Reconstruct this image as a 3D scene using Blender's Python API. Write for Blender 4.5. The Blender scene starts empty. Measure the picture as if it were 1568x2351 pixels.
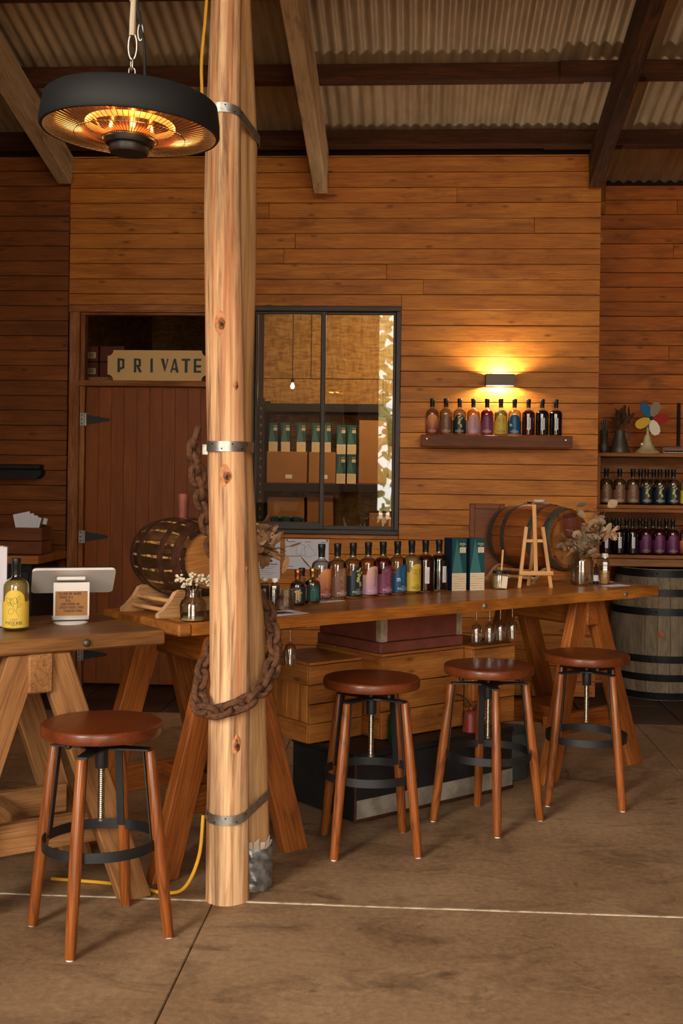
import bpy, bmesh, math, random
from mathutils import Vector, Matrix
from math import sin, cos, pi, radians as rad, sqrt

SC = bpy.context.scene
COL = SC.collection
random.seed(7)

# ------------------------------------------------------------ camera
F_PX, W_PX, H_PX = 2680.0, 1568.0, 2351.0
cam = bpy.data.cameras.new('camera')
cam.sensor_fit = 'AUTO'
cam.sensor_width = 36.0
cam.lens = F_PX / H_PX * 36.0
cam.shift_y = -(H_PX / 2 - 1100.0) / H_PX
cam.clip_start = 0.05
cam.clip_end = 200
camo = bpy.data.objects.new('camera', cam)
COL.objects.link(camo)
camo.matrix_basis = (Matrix.Translation((0, 0, 1.5)) @ Matrix.Rotation(rad(3.55), 4, 'Z')
                     @ Matrix.Rotation(rad(90), 4, 'X') @ Matrix.Rotation(rad(0.72), 4, 'Z'))
SC.camera = camo

# ------------------------------------------------------------ world: bright overcast sky
world = bpy.data.worlds.new('overcast_sky')
SC.world = world
world.use_nodes = True
bg = world.node_tree.nodes['Background']
bg.inputs[0].default_value = (1.0, 0.94, 0.86, 1)
bg.inputs[1].default_value = 7.0

# low soft sun through thin cloud, coming into the shed from the open front left
sun = bpy.data.lights.new('veiled_sun', 'SUN')
sun.energy = 3.8
sun.angle = rad(30)
sun.color = (1.0, 0.90, 0.78)
suno = bpy.data.objects.new('veiled_sun', sun)
COL.objects.link(suno)
suno.matrix_basis = Matrix.Translation((-8, -10, 8)) @ Vector((0.44, 0.87, -0.42)).to_track_quat('-Z', 'Y').to_matrix().to_4x4()

SC.view_settings.view_transform = 'Standard'
SC.view_settings.look = 'None'
SC.view_settings.gamma = 1.0
SC.view_settings.use_curve_mapping = False
SC.view_settings.exposure = 0.45
SC.cycles.transparent_max_bounces = 20
SC.cycles.max_bounces = 5
SC.cycles.diffuse_bounces = 3
SC.cycles.glossy_bounces = 3
SC.cycles.transmission_bounces = 4
SC.cycles.caustics_reflective = False
SC.cycles.caustics_refractive = False
SC.cycles.adaptive_threshold = .06
SC.cycles.sample_clamp_indirect = 6.0

# ------------------------------------------------------------ helpers
def lin(c):
    r = []
    for v in c[:3]:
        v = v / 255.0
        r.append(v / 12.92 if v <= 0.04045 else ((v + 0.055) / 1.055) ** 2.4)
    return (r[0], r[1], r[2], 1.0)

def T(x=0, y=0, z=0):
    return Matrix.Translation((x, y, z))

def RZ(a): return Matrix.Rotation(a, 4, 'Z')
def RX(a): return Matrix.Rotation(a, 4, 'X')
def RY(a): return Matrix.Rotation(a, 4, 'Y')

def wm(o):
    m = o.matrix_basis.copy()
    while o.parent:
        o = o.parent
        m = o.matrix_basis @ m
    return m

class MB:
    """collects geometry for one mesh"""
    def __init__(s):
        s.v = []; s.f = []; s.m = None
    def add(s, vs, fs, M=None):
        b = len(s.v)
        for p in vs:
            p = Vector(p)
            s.v.append(tuple(M @ p) if M else tuple(p))
        for f in fs:
            s.f.append(tuple(i + b for i in f))
        return s
    def box(s, cx, cy, cz, sx, sy, sz, M=None):
        x, y, z = sx / 2, sy / 2, sz / 2
        vs = [(cx + a * x, cy + b * y, cz + c * z) for a in (-1, 1) for b in (-1, 1) for c in (-1, 1)]
        fs = [(0, 1, 3, 2), (4, 6, 7, 5), (0, 4, 5, 1), (2, 3, 7, 6), (0, 2, 6, 4), (1, 5, 7, 3)]
        return s.add(vs, fs, M)
    def cbox(s, sx, sy, sz, c=0.003, M=None):
        """chamfered box centred on the origin"""
        x, y, z = sx / 2, sy / 2, sz / 2
        c = min(c, x * .9, y * .9, z * .9)
        vs = []
        for a in (-1, 1):
            for b in (-1, 1):
                for d in (-1, 1):
                    vs += [(a * x, b * (y - c), d * (z - c)), (a * (x - c), b * y, d * (z - c)), (a * (x - c), b * (y - c), d * z)]
        def I(a, b, d, k): return ((a > 0) * 4 + (b > 0) * 2 + (d > 0)) * 3 + k
        fs = []
        for a in (-1, 1):
            q = [I(a, -1, -1, 0), I(a, 1, -1, 0), I(a, 1, 1, 0), I(a, -1, 1, 0)]
            fs.append(q if a > 0 else q[::-1])
            q = [I(-1, a, -1, 1), I(-1, a, 1, 1), I(1, a, 1, 1), I(1, a, -1, 1)]
            fs.append(q if a > 0 else q[::-1])
            q = [I(-1, -1, a, 2), I(1, -1, a, 2), I(1, 1, a, 2), I(-1, 1, a, 2)]
            fs.append(q if a > 0 else q[::-1])
        for a in (-1, 1):
            for b in (-1, 1):
                q = [I(a, b, -1, 0), I(a, b, -1, 1), I(a, b, 1, 1), I(a, b, 1, 0)]
                fs.append(q if a * b > 0 else q[::-1])
                q = [I(a, -1, b, 0), I(a, 1, b, 0), I(a, 1, b, 2), I(a, -1, b, 2)]
                fs.append(q if a * b > 0 else q[::-1])
                q = [I(-1, a, b, 1), I(-1, a, b, 2), I(1, a, b, 2), I(1, a, b, 1)]
                fs.append(q if a * b > 0 else q[::-1])
                for d in (-1, 1):
                    q = [I(a, b, d, 0), I(a, b, d, 1), I(a, b, d, 2)]
                    fs.append(q if a * b * d > 0 else q[::-1])
        return s.add(vs, fs, M)
    def lathe(s, prof, n=24, M=None, cap0=True, cap1=True):
        vs = []; fs = []
        for (r, z) in prof:
            for k in range(n):
                a = 2 * pi * k / n
                vs.append((r * cos(a), r * sin(a), z))
        for i in range(len(prof) - 1):
            for k in range(n):
                k2 = (k + 1) % n
                fs.append((i * n + k, i * n + k2, (i + 1) * n + k2, (i + 1) * n + k))
        if cap0: fs.append(tuple(range(n - 1, -1, -1)))
        if cap1: fs.append(tuple(range((len(prof) - 1) * n, len(prof) * n)))
        return s.add(vs, fs, M)
    def tube(s, pts, r, n=8, closed=False, cap=True):
        pts = [Vector(p) for p in pts]
        N = len(pts)
        rr = r if isinstance(r, (list, tuple)) else [r] * N
        vs = []; fs = []
        up = None
        for i, p in enumerate(pts):
            if closed:
                d = pts[(i + 1) % N] - pts[(i - 1) % N]
            else:
                d = pts[min(i + 1, N - 1)] - pts[max(i - 1, 0)]
            if d.length < 1e-9: d = Vector((0, 0, 1))
            d.normalize()
            if up is None:
                up = Vector((0, 0, 1)) if abs(d.z) < .9 else Vector((1, 0, 0))
            a = up - d * up.dot(d)
            if a.length < 1e-6: a = d.orthogonal()
            a.normalize(); up = a
            b = d.cross(a)
            for k in range(n):
                t = 2 * pi * k / n
                vs.append(tuple(p + (a * cos(t) + b * sin(t)) * rr[i]))
        for i in range(N if closed else N - 1):
            j = (i + 1) % N
            for k in range(n):
                k2 = (k + 1) % n
                fs.append((i * n + k, i * n + k2, j * n + k2, j * n + k))
        if cap and not closed:
            fs.append(tuple(range(n - 1, -1, -1)))
            fs.append(tuple(range((N - 1) * n, N * n)))
        return s.add(vs, fs)
    def prism(s, poly, z0, z1, M=None):
        n = len(poly)
        vs = [(x, y, z0) for x, y in poly] + [(x, y, z1) for x, y in poly]
        fs = [tuple(range(n - 1, -1, -1)), tuple(range(n, 2 * n))]
        for k in range(n):
            k2 = (k + 1) % n
            fs.append((k, k2, n + k2, n + k))
        return s.add(vs, fs, M)
    def mesh(s, name, smooth=True, angle=35):
        me = bpy.data.meshes.new(name)
        me.from_pydata(s.v, [], s.f)
        me.update()
        if smooth:
            me.shade_smooth()
            me.set_sharp_from_angle(angle=rad(angle))
        return me

def link(name, me, mat, parent=None, M=None):
    o = bpy.data.objects.new(name, me)
    COL.objects.link(o)
    if me is not None and mat is not None and not me.materials:
        me.materials.append(mat)
    if parent:
        o.parent = parent
        o.matrix_basis = wm(parent).inverted() @ M if M else Matrix.Identity(4)
    elif M:
        o.matrix_basis = M
    return o

def part(name, mb, mat, parent=None, M=None, smooth=True, angle=35):
    """mb is in M's local frame; M is a world matrix (None: parent's own frame)"""
    me = mb if isinstance(mb, bpy.types.Mesh) else mb.mesh(name, smooth, angle)
    return link(name, me, mat, parent, M)

def tag(o, label, cat, group=None):
    o['label'] = label; o['category'] = cat
    if group: o['group'] = group
    return o

def thing(name, label, cat, M=None, group=None):
    o = bpy.data.objects.new(name, None)
    o.empty_display_size = .05
    COL.objects.link(o)
    if M: o.matrix_basis = M
    return tag(o, label, cat, group)

def struct(o):
    o['kind'] = 'structure'
    return o

def sroot(name, M=None):
    o = bpy.data.objects.new(name, None)
    COL.objects.link(o)
    if M: o.matrix_basis = M
    return struct(o)

def copy_tree(o, parent=None, M=None):
    c = o.copy()
    COL.objects.link(c)
    c.parent = parent
    if M: c.matrix_basis = M
    for ch in o.children:
        copy_tree(ch, c)
    return c

def frame_x(p0, p1, up=(0, 0, 1)):
    """matrix with X along p0->p1, centred between them, Z close to up"""
    p0 = Vector(p0); p1 = Vector(p1)
    x = (p1 - p0).normalized()
    u = Vector(up)
    y = u.cross(x)
    if y.length < 1e-5: y = Vector((0, 1, 0)).cross(x)
    y.normalize()
    z = x.cross(y)
    m = Matrix((x, y, z)).transposed().to_4x4()
    m.translation = (p0 + p1) / 2
    return m, (p1 - p0).length

def beam(name, p0, p1, w, h, mat, parent=None, up=(0, 0, 1), c=.003):
    """timber of width w (local y) and depth h (local z), grain along it"""
    M, L = frame_x(p0, p1, up)
    mb = MB().cbox(L, w, h, c)
    return part(name, mb, mat, parent, M, smooth=False)

def boxpart(name, c, s, mat, parent=None, ch=.003, R=None):
    M = T(*c)
    if R: M = M @ R
    return part(name, MB().cbox(s[0], s[1], s[2], ch), mat, parent, M, smooth=False)

# ------------------------------------------------------------ materials
def new_mat(name):
    m = bpy.data.materials.new(name)
    m.use_nodes = True
    nt = m.node_tree
    b = nt.nodes['Principled BSDF']
    return m, nt, b

def N(nt, t, **kw):
    n = nt.nodes.new(t)
    for k, v in kw.items():
        setattr(n, k, v)
    return n

def math_n(nt, op, a, b=None, clamp=False):
    n = nt.nodes.new('ShaderNodeMath'); n.operation = op; n.use_clamp = clamp
    for i, v in enumerate((a, b)):
        if v is None: continue
        if isinstance(v, (int, float)): n.inputs[i].default_value = v
        else: nt.links.new(v, n.inputs[i])
    return n.outputs[0]

def mix_c(nt, fac, a, b, blend='MIX'):
    n = nt.nodes.new('ShaderNodeMix'); n.data_type = 'RGBA'; n.blend_type = blend
    for i, v in ((0, fac), (6, a), (7, b)):
        if isinstance(v, (int, float)): n.inputs[i].default_value = v
        elif isinstance(v, tuple): n.inputs[i].default_value = v
        else: nt.links.new(v, n.inputs[i])
    return n.outputs[2]

def ramp(nt, fac, stops):
    n = nt.nodes.new('ShaderNodeValToRGB')
    cr = n.color_ramp
    while len(cr.elements) < len(stops): cr.elements.new(.5)
    for e, (p, c) in zip(cr.elements, stops):
        e.position = p; e.color = c
    nt.links.new(fac, n.inputs[0])
    return n.outputs[0]

def noise(nt, vec, scale, detail=4, rough=.55, dist=0):
    n = nt.nodes.new('ShaderNodeTexNoise')
    n.inputs['Scale'].default_value = scale; n.inputs['Detail'].default_value = detail
    n.inputs['Roughness'].default_value = rough; n.inputs['Distortion'].default_value = dist
    if vec is not None: nt.links.new(vec, n.inputs['Vector'])
    return n.outputs[0]

def coords(nt, rnd=True):
    tc = nt.nodes.new('ShaderNodeTexCoord')
    if not rnd: return tc.outputs['Object'], None
    oi = nt.nodes.new('ShaderNodeObjectInfo')
    add = nt.nodes.new('ShaderNodeVectorMath'); add.operation = 'ADD'
    mul = nt.nodes.new('ShaderNodeVectorMath'); mul.operation = 'SCALE'
    mul.inputs[0].default_value = (37.0, 53.0, 71.0)
    nt.links.new(oi.outputs['Random'], mul.inputs['Scale'])
    nt.links.new(tc.outputs['Object'], add.inputs[0]); nt.links.new(mul.outputs[0], add.inputs[1])
    return add.outputs[0], oi.outputs['Random']

def scaled(nt, vec, sx, sy, sz):
    n = nt.nodes.new('ShaderNodeVectorMath'); n.operation = 'MULTIPLY'
    n.inputs[1].default_value = (sx, sy, sz)
    nt.links.new(vec, n.inputs[0])
    return n.outputs[0]

def wood(name, dark, mid, light, axis='X', ring=9, stretch=14, size=2.2, knots=0.0, dirt=0.0,
         dirtcol=(30, 16, 8), rough=.6, coat=0.0, vary=.1, bump=.12, rs=.3):
    """sawn timber: fibres, growth-ring lines, soft tone drift, knots and grime"""
    m, nt, b = new_mat(name)
    v, rnd = coords(nt)
    k = {'X': (1, stretch, stretch), 'Y': (stretch, 1, stretch), 'Z': (stretch, stretch, 1)}[axis]
    def st(al, ac): return scaled(nt, v, *[(al if q == 1 else ac) for q in k])
    n1 = noise(nt, scaled(nt, v, *[q * size / 2.2 for q in k]), .55, 2, .45, .2)
    rings = math_n(nt, 'PINGPONG', math_n(nt, 'MULTIPLY', n1, ring * 1.6), 1.0)
    line = math_n(nt, 'POWER', rings, 3.0)
    fib = noise(nt, st(7, 210), 1.0, 3, .65)
    low = noise(nt, st(1.3, 6), 1.6, 3, .6, .2)
    f = math_n(nt, 'ADD', math_n(nt, 'MULTIPLY', fib, .55), math_n(nt, 'MULTIPLY', low, .45))
    col = ramp(nt, f, [(.34, lin(dark)), (.5, lin(mid)), (.66, lin(light))])
    col = mix_c(nt, math_n(nt, 'MULTIPLY', line, rs), col, lin([c * .7 for c in dark]))
    if knots > 0:
        kv = nt.nodes.new('ShaderNodeTexVoronoi'); kv.feature = 'F1'
        kv.voronoi_dimensions = '2D'
        sx_ = nt.nodes.new('ShaderNodeSeparateXYZ'); nt.links.new(v, sx_.inputs[0])
        ia = 'XYZ'.index(axis); oth = [q for q in range(3) if q != ia]
        acr = math_n(nt, 'ADD', sx_.outputs[oth[0]], sx_.outputs[oth[1]])
        def flat(al, ac):
            c_ = nt.nodes.new('ShaderNodeCombineXYZ')
            nt.links.new(math_n(nt, 'MULTIPLY', sx_.outputs[ia], al), c_.inputs[0]); nt.links.new(math_n(nt, 'MULTIPLY', acr, ac), c_.inputs[1])
            return c_.outputs[0]
        nt.links.new(flat(3.6, 9.5), kv.inputs['Vector'])
        kv.inputs['Scale'].default_value = 1.0
        sep = nt.nodes.new('ShaderNodeSeparateColor'); nt.links.new(kv.outputs['Color'], sep.inputs[0])
        gate = math_n(nt, 'GREATER_THAN', sep.outputs[0], 1 - knots)
        kd = nt.nodes.new('ShaderNodeMapRange'); kd.inputs[1].default_value = .03; kd.inputs[2].default_value = .13
        kd.inputs[3].default_value = 1; kd.inputs[4].default_value = 0
        nt.links.new(kv.outputs['Distance'], kd.inputs[0])
        col = mix_c(nt, math_n(nt, 'MULTIPLY', math_n(nt, 'MULTIPLY', gate, kd.outputs[0]), .62), col, lin([c * .4 for c in dark]))
        # small nail and bruise specks
        kv2 = nt.nodes.new('ShaderNodeTexVoronoi'); kv2.voronoi_dimensions = '2D'; nt.links.new(flat(7, 16), kv2.inputs['Vector'])
        s2 = nt.nodes.new('ShaderNodeSeparateColor'); nt.links.new(kv2.outputs['Color'], s2.inputs[0])
        g2 = math_n(nt, 'GREATER_THAN', s2.outputs[1], .80)
        d2 = math_n(nt, 'LESS_THAN', kv2.outputs['Distance'], .05)
        col = mix_c(nt, math_n(nt, 'MULTIPLY', math_n(nt, 'MULTIPLY', g2, d2), .8), col, lin([c * .35 for c in dark]))
    if dirt > 0:
        nd = noise(nt, st(1.4, 5.0), 2.0, 5, .65, .3)
        mr = nt.nodes.new('ShaderNodeMapRange'); mr.inputs[1].default_value = .64 - dirt * .22; mr.inputs[2].default_value = .80
        mr.inputs[3].default_value = 0; mr.inputs[4].default_value = .8
        nt.links.new(nd, mr.inputs[0])
        col = mix_c(nt, mr.outputs[0], col, lin(dirtcol))
    hv = nt.nodes.new('ShaderNodeHueSaturation')
    mv = nt.nodes.new('ShaderNodeMapRange'); mv.inputs[3].default_value = 1 - vary; mv.inputs[4].default_value = 1 + vary
    nt.links.new(rnd, mv.inputs[0]); nt.links.new(mv.outputs[0], hv.inputs['Value'])
    nt.links.new(col, hv.inputs['Color'])
    nt.links.new(hv.outputs[0], b.inputs['Base Color'])
    b.inputs['Roughness'].default_value = rough
    b.inputs['Coat Weight'].default_value = coat
    b.inputs['Coat Roughness'].default_value = .2
    b.inputs['Specular IOR Level'].default_value = .3
    if bump:
        bn = nt.nodes.new('ShaderNodeBump'); bn.inputs['Strength'].default_value = bump; bn.inputs['Distance'].default_value = .003
        nt.links.new(fib, bn.inputs['Height']); nt.links.new(bn.outputs[0], b.inputs['Normal'])
    return m

def plain(name, c, rough=.5, metal=0, spec=.5, emit=None, es=0, coat=0, mott=0, mcol=None, mscale=20, bump=0):
    m, nt, b = new_mat(name)
    b.inputs['Base Color'].default_value = lin(c)
    b.inputs['Roughness'].default_value = rough; b.inputs['Metallic'].default_value = metal
    b.inputs['Specular IOR Level'].default_value = spec
    b.inputs['Coat Weight'].default_value = coat
    if mott:
        v, _ = coords(nt)
        n = noise(nt, v, mscale, 5, .6)
        mr = nt.nodes.new('ShaderNodeMapRange'); mr.inputs[1].default_value = .42; mr.inputs[2].default_value = .62
        mr.inputs[4].default_value = mott
        nt.links.new(n, mr.inputs[0])
        nt.links.new(mix_c(nt, mr.outputs[0], lin(c), lin(mcol)), b.inputs['Base Color'])
        if bump:
            bn = nt.nodes.new('ShaderNodeBump'); bn.inputs['Strength'].default_value = bump; bn.inputs['Distance'].default_value = .003
            nt.links.new(n, bn.inputs['Height']); nt.links.new(bn.outputs[0], b.inputs['Normal'])
    if emit:
        b.inputs['Emission Color'].default_value = lin(emit); b.inputs['Emission Strength'].default_value = es
    return m

def thin_glass(name, tint=(255, 255, 255), gl=1.0, rough=.02, ior=1.45, body=0.0, edge=.75):
    """clear or tinted glass wall: transmitted light is tinted, the surface mirrors by Fresnel"""
    m = bpy.data.materials.new(name); m.use_nodes = True
    nt = m.node_tree
    for n in list(nt.nodes): nt.nodes.remove(n)
    out = nt.nodes.new('ShaderNodeOutputMaterial')
    tr = nt.nodes.new('ShaderNodeBsdfTransparent'); tr.inputs[0].default_value = lin(tint)
    gs = nt.nodes.new('ShaderNodeBsdfGlossy'); gs.inputs['Roughness'].default_value = rough
    gs.inputs[0].default_value = (1, 1, 1, 1)
    lw = nt.nodes.new('ShaderNodeLayerWeight'); lw.inputs[0].default_value = .5
    r0 = ((ior - 1) / (ior + 1)) ** 2
    schl = math_n(nt, 'ADD', math_n(nt, 'MULTIPLY', math_n(nt, 'POWER', lw.outputs['Facing'], 5.0), 1 - r0), r0)
    mx = nt.nodes.new('ShaderNodeMixShader')
    nt.links.new(math_n(nt, 'MULTIPLY', schl, gl, True), mx.inputs[0])
    nt.links.new(mix_c(nt, math_n(nt, 'MULTIPLY', math_n(nt, 'POWER', lw.outputs['Facing'], 2.2), edge), lin(tint), lin([c * .18 for c in tint])), tr.inputs[0])
    base = tr.outputs[0]
    if body:
        df = nt.nodes.new('ShaderNodeBsdfDiffuse'); df.inputs[0].default_value = lin(tint)
        m2 = nt.nodes.new('ShaderNodeMixShader'); m2.inputs[0].default_value = body
        nt.links.new(tr.outputs[0], m2.inputs[1]); nt.links.new(df.outputs[0], m2.inputs[2])
        base = m2.outputs[0]
    nt.links.new(base, mx.inputs[1]); nt.links.new(gs.outputs[0], mx.inputs[2])
    nt.links.new(mx.outputs[0], out.inputs[0])
    return m

MAT = {}
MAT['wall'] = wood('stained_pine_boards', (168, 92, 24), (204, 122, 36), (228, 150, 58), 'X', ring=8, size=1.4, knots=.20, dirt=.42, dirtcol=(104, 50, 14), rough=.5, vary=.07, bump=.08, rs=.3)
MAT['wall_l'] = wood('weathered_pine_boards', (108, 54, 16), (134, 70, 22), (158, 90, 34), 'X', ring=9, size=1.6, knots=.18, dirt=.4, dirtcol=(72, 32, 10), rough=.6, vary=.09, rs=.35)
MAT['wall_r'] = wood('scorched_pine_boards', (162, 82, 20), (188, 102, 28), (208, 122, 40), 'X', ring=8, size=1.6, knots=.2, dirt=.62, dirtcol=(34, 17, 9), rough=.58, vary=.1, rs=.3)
MAT['back'] = plain('dark_wall_backing', (30, 16, 9), .9)
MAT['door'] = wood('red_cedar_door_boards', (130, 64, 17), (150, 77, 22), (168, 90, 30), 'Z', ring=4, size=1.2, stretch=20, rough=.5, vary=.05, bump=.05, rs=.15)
MAT['jamb'] = wood('worn_door_frame', (92, 48, 22), (158, 92, 44), (196, 140, 88), 'X', ring=6, stretch=22, dirt=.4, dirtcol=(90, 78, 66), rough=.65, vary=.08)
MAT['osb'] = None
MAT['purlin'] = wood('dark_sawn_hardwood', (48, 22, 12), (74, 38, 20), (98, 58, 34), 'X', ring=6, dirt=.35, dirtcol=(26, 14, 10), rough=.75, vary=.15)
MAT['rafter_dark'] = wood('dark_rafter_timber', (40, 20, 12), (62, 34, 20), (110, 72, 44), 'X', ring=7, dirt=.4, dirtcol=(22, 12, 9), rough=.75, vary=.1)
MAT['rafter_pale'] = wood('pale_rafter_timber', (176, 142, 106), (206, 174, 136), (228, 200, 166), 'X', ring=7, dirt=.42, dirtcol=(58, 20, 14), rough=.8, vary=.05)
MAT['table'] = wood('oiled_table_planks', (92, 60, 30), (126, 84, 44), (156, 110, 64), 'X', ring=12, size=1.6, dirt=.45, dirtcol=(52, 30, 16), rough=.48, vary=.08, coat=.15)
MAT['counter'] = wood('oiled_counter_planks', (138, 78, 26), (174, 104, 38), (200, 128, 54), 'X', ring=10, size=1.4, dirt=.6, dirtcol=(70, 38, 16), rough=.42, vary=.06, coat=.2)
MAT['trestle'] = wood('trestle_fir', (128, 84, 46), (154, 106, 62), (178, 130, 82), 'X', ring=12, stretch=22, rs=.5, dirt=.22, dirtcol=(84, 52, 28), rough=.65, vary=.14)
MAT['trestle_r'] = wood('orange_trestle_fir', (124, 64, 22), (156, 86, 32), (182, 108, 46), 'X', ring=16, stretch=22, rs=.6, dirt=.35, dirtcol=(76, 40, 18), rough=.6, vary=.14)
MAT['crate'] = wood('crate_pine', (142, 82, 32), (174, 106, 46), (202, 134, 66), 'X', ring=10, size=1.4, knots=.25, dirt=.5, dirtcol=(84, 34, 12), rough=.6, vary=.14)
MAT['stool'] = wood('stained_ash', (112, 56, 18), (140, 75, 27), (162, 93, 38), 'Z', ring=34, stretch=13, size=2.6, rough=.42, coat=.3, vary=.06, bump=.05, rs=.7)
MAT['seat'] = wood('red_brown_seat', (84, 36, 13), (104, 47, 18), (122, 60, 26), 'X', ring=9, stretch=10, rough=.4, coat=.3, vary=.05, bump=.03, rs=.35)
MAT['shelf'] = wood('dark_shelf_timber', (86, 44, 20), (118, 62, 30), (140, 78, 40), 'X', ring=6, rough=.55, vary=.05, rs=.2)
MAT['rack'] = wood('rack_ply', (112, 60, 24), (150, 90, 42), (176, 114, 60), 'X', ring=8, dirt=.25, dirtcol=(70, 36, 16), rough=.6, vary=.1)
MAT['easel'] = wood('pale_easel_pine', (196, 138, 78), (220, 164, 104), (232, 182, 126), 'X', ring=5, stretch=24, rough=.55, vary=.04, bump=.03)
MAT['stand'] = wood('rough_stand_pine', (138, 92, 52), (176, 128, 80), (204, 160, 112), 'X', ring=12, stretch=26, dirt=.3, dirtcol=(98, 64, 36), rough=.7, vary=.06)
MAT['edge'] = wood('pale_sawn_edge', (196, 146, 100), (216, 172, 128), (228, 188, 148), 'X', ring=5, rough=.7, vary=.05, bump=.04)
MAT['barrel_oak'] = wood('barrel_oak', (112, 56, 24), (152, 84, 38), (176, 108, 56), 'Z', ring=7, stretch=16, dirt=.3, dirtcol=(60, 28, 12), rough=.45, vary=.2, coat=.2)
MAT['barrel_grey'] = wood('weathered_barrel_oak', (98, 84, 68), (138, 120, 98), (162, 146, 122), 'Z', ring=10, stretch=18, dirt=.3, dirtcol=(70, 58, 44), rough=.75, vary=.14)
MAT['barrel_head'] = wood('barrel_head_oak', (150, 92, 42), (186, 126, 66), (206, 148, 84), 'X', ring=6, dirt=.2, dirtcol=(110, 60, 26), rough=.6, vary=.06)
MAT['charred'] = wood('charred_varnished_oak', (38, 24, 14), (64, 42, 24), (120, 84, 44), 'Z', ring=5, stretch=12, dirt=.5, dirtcol=(24, 15, 9), rough=.3, vary=.3, coat=.5)
MAT['staveedge'] = plain('pale_stave_edge', (200, 152, 88), .5, mott=1.0, mcol=(58, 36, 18), mscale=34)
MAT['black'] = plain('black_powder_coat', (24, 25, 27), .45, mott=.3, mcol=(34, 34, 36))
MAT['blackm'] = plain('matte_black', (16, 16, 17), .7)
MAT['cap'] = plain('black_stopper', (20, 20, 22), .42)
MAT['hoop_black'] = plain('black_hoop_iron', (22, 22, 25), .5, .3, mott=.5, mcol=(40, 38, 38))
MAT['hoop_galv'] = plain('galvanised_hoop', (118, 116, 108), .45, .75, mott=.6, mcol=(78, 78, 74), mscale=60)
MAT['hoop_rust'] = plain('brown_iron_hoop', (62, 36, 22), .6, .35, mott=.7, mcol=(96, 52, 28), mscale=40)
MAT['galv'] = plain('galvanised_strap', (178, 174, 166), .38, .85, mott=.5, mcol=(128, 124, 118), mscale=45)
MAT['rust'] = plain('rusty_iron', (104, 66, 40), .85, .15, mott=.8, mcol=(62, 38, 24), mscale=70, bump=.5)
MAT['steel'] = plain('bright_steel', (200, 192, 180), .28, 1.0)
MAT['white'] = plain('white_plastic', (228, 222, 216), .4)
MAT['paper'] = plain('white_paper', (240, 236, 244), .7)
MAT['ink'] = plain('dark_print', (36, 32, 32), .7)
MAT['kraft'] = plain('kraft_card', (162, 112, 62), .8, mott=.3, mcol=(140, 94, 50), mscale=60)
MAT['card'] = plain('corrugated_cardboard', (166, 116, 66), .8, mott=.3, mcol=(148, 100, 54), mscale=8)
MAT['cardred'] = plain('red_brown_carton', (104, 44, 24), .75)
MAT['teal'] = plain('dark_teal_card', (18, 74, 78), .55)
MAT['teal2'] = plain('mid_teal_card', (62, 116, 120), .55)
MAT['navy'] = plain('navy_card', (14, 38, 62), .5)
MAT['gold'] = plain('gold_print', (206, 164, 92), .45)
MAT['cream'] = plain('cream_print', (232, 214, 186), .6)
MAT['alu'] = plain('dark_window_aluminium', (62, 52, 48), .5, .2, mott=.3, mcol=(78, 66, 60))
MAT['glass'] = thin_glass('clear_glass', (244, 244, 240), 2.4, .03, 1.5)
MAT['stemware'] = thin_glass('stemware_glass', (250, 250, 248), 3.0, .03, 1.5, edge=.4)
MAT['glass_win'] = thin_glass('window_glass', (235, 235, 230), 1.25, .012, 1.52, edge=0)
MAT['rope'] = plain('white_rope', (206, 190, 168), .85)
MAT['yellowcord'] = plain('yellow_cable', (216, 158, 40), .5)
MAT['tape'] = plain('silver_duct_tape', (150, 148, 146), .35, .5, mott=.7, mcol=(90, 90, 92), mscale=35, bump=.6)
MAT['ceramic'] = plain('cream_ceramic', (226, 214, 192), .35)
MAT['hot'] = plain('glowing_element', (255, 120, 40), .5, emit=(255, 116, 44), es=2.4)
MAT['reflector'] = plain('polished_reflector', (226, 190, 160), .18, 1.0)
MAT['bulb'] = plain('lit_bulb', (255, 220, 160), .5, emit=(255, 206, 140), es=30)
MAT['redpaint'] = plain('worn_red_paint', (142, 74, 58), .6, mott=.6, mcol=(112, 58, 48), mscale=14)
MAT['redcan'] = plain('chipped_red_enamel', (150, 30, 24), .4, mott=.8, mcol=(92, 84, 74), mscale=26)
MAT['whitestrip'] = plain('worn_white_metal_strip', (196, 176, 150), .55, mott=.5, mcol=(140, 112, 84), mscale=30)
MAT['trunk'] = plain('scuffed_black_trunk', (22, 24, 28), .5, mott=.35, mcol=(52, 50, 48), mscale=12)
MAT['trunkwhite'] = plain('grubby_white_paint', (160, 150, 134), .7, mott=.6, mcol=(96, 84, 68), mscale=9)
MAT['zinc'] = plain('tarnished_pewter', (96, 88, 78), .5, .6, mott=.5, mcol=(60, 54, 48), mscale=25)
MAT['green_glass'] = thin_glass('green_bottle_glass', (60, 120, 70), 1.0, body=.3)
MAT['fanbase'] = plain('chipped_cream_enamel', (208, 190, 148), .45, mott=.5, mcol=(140, 104, 60), mscale=14)

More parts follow.
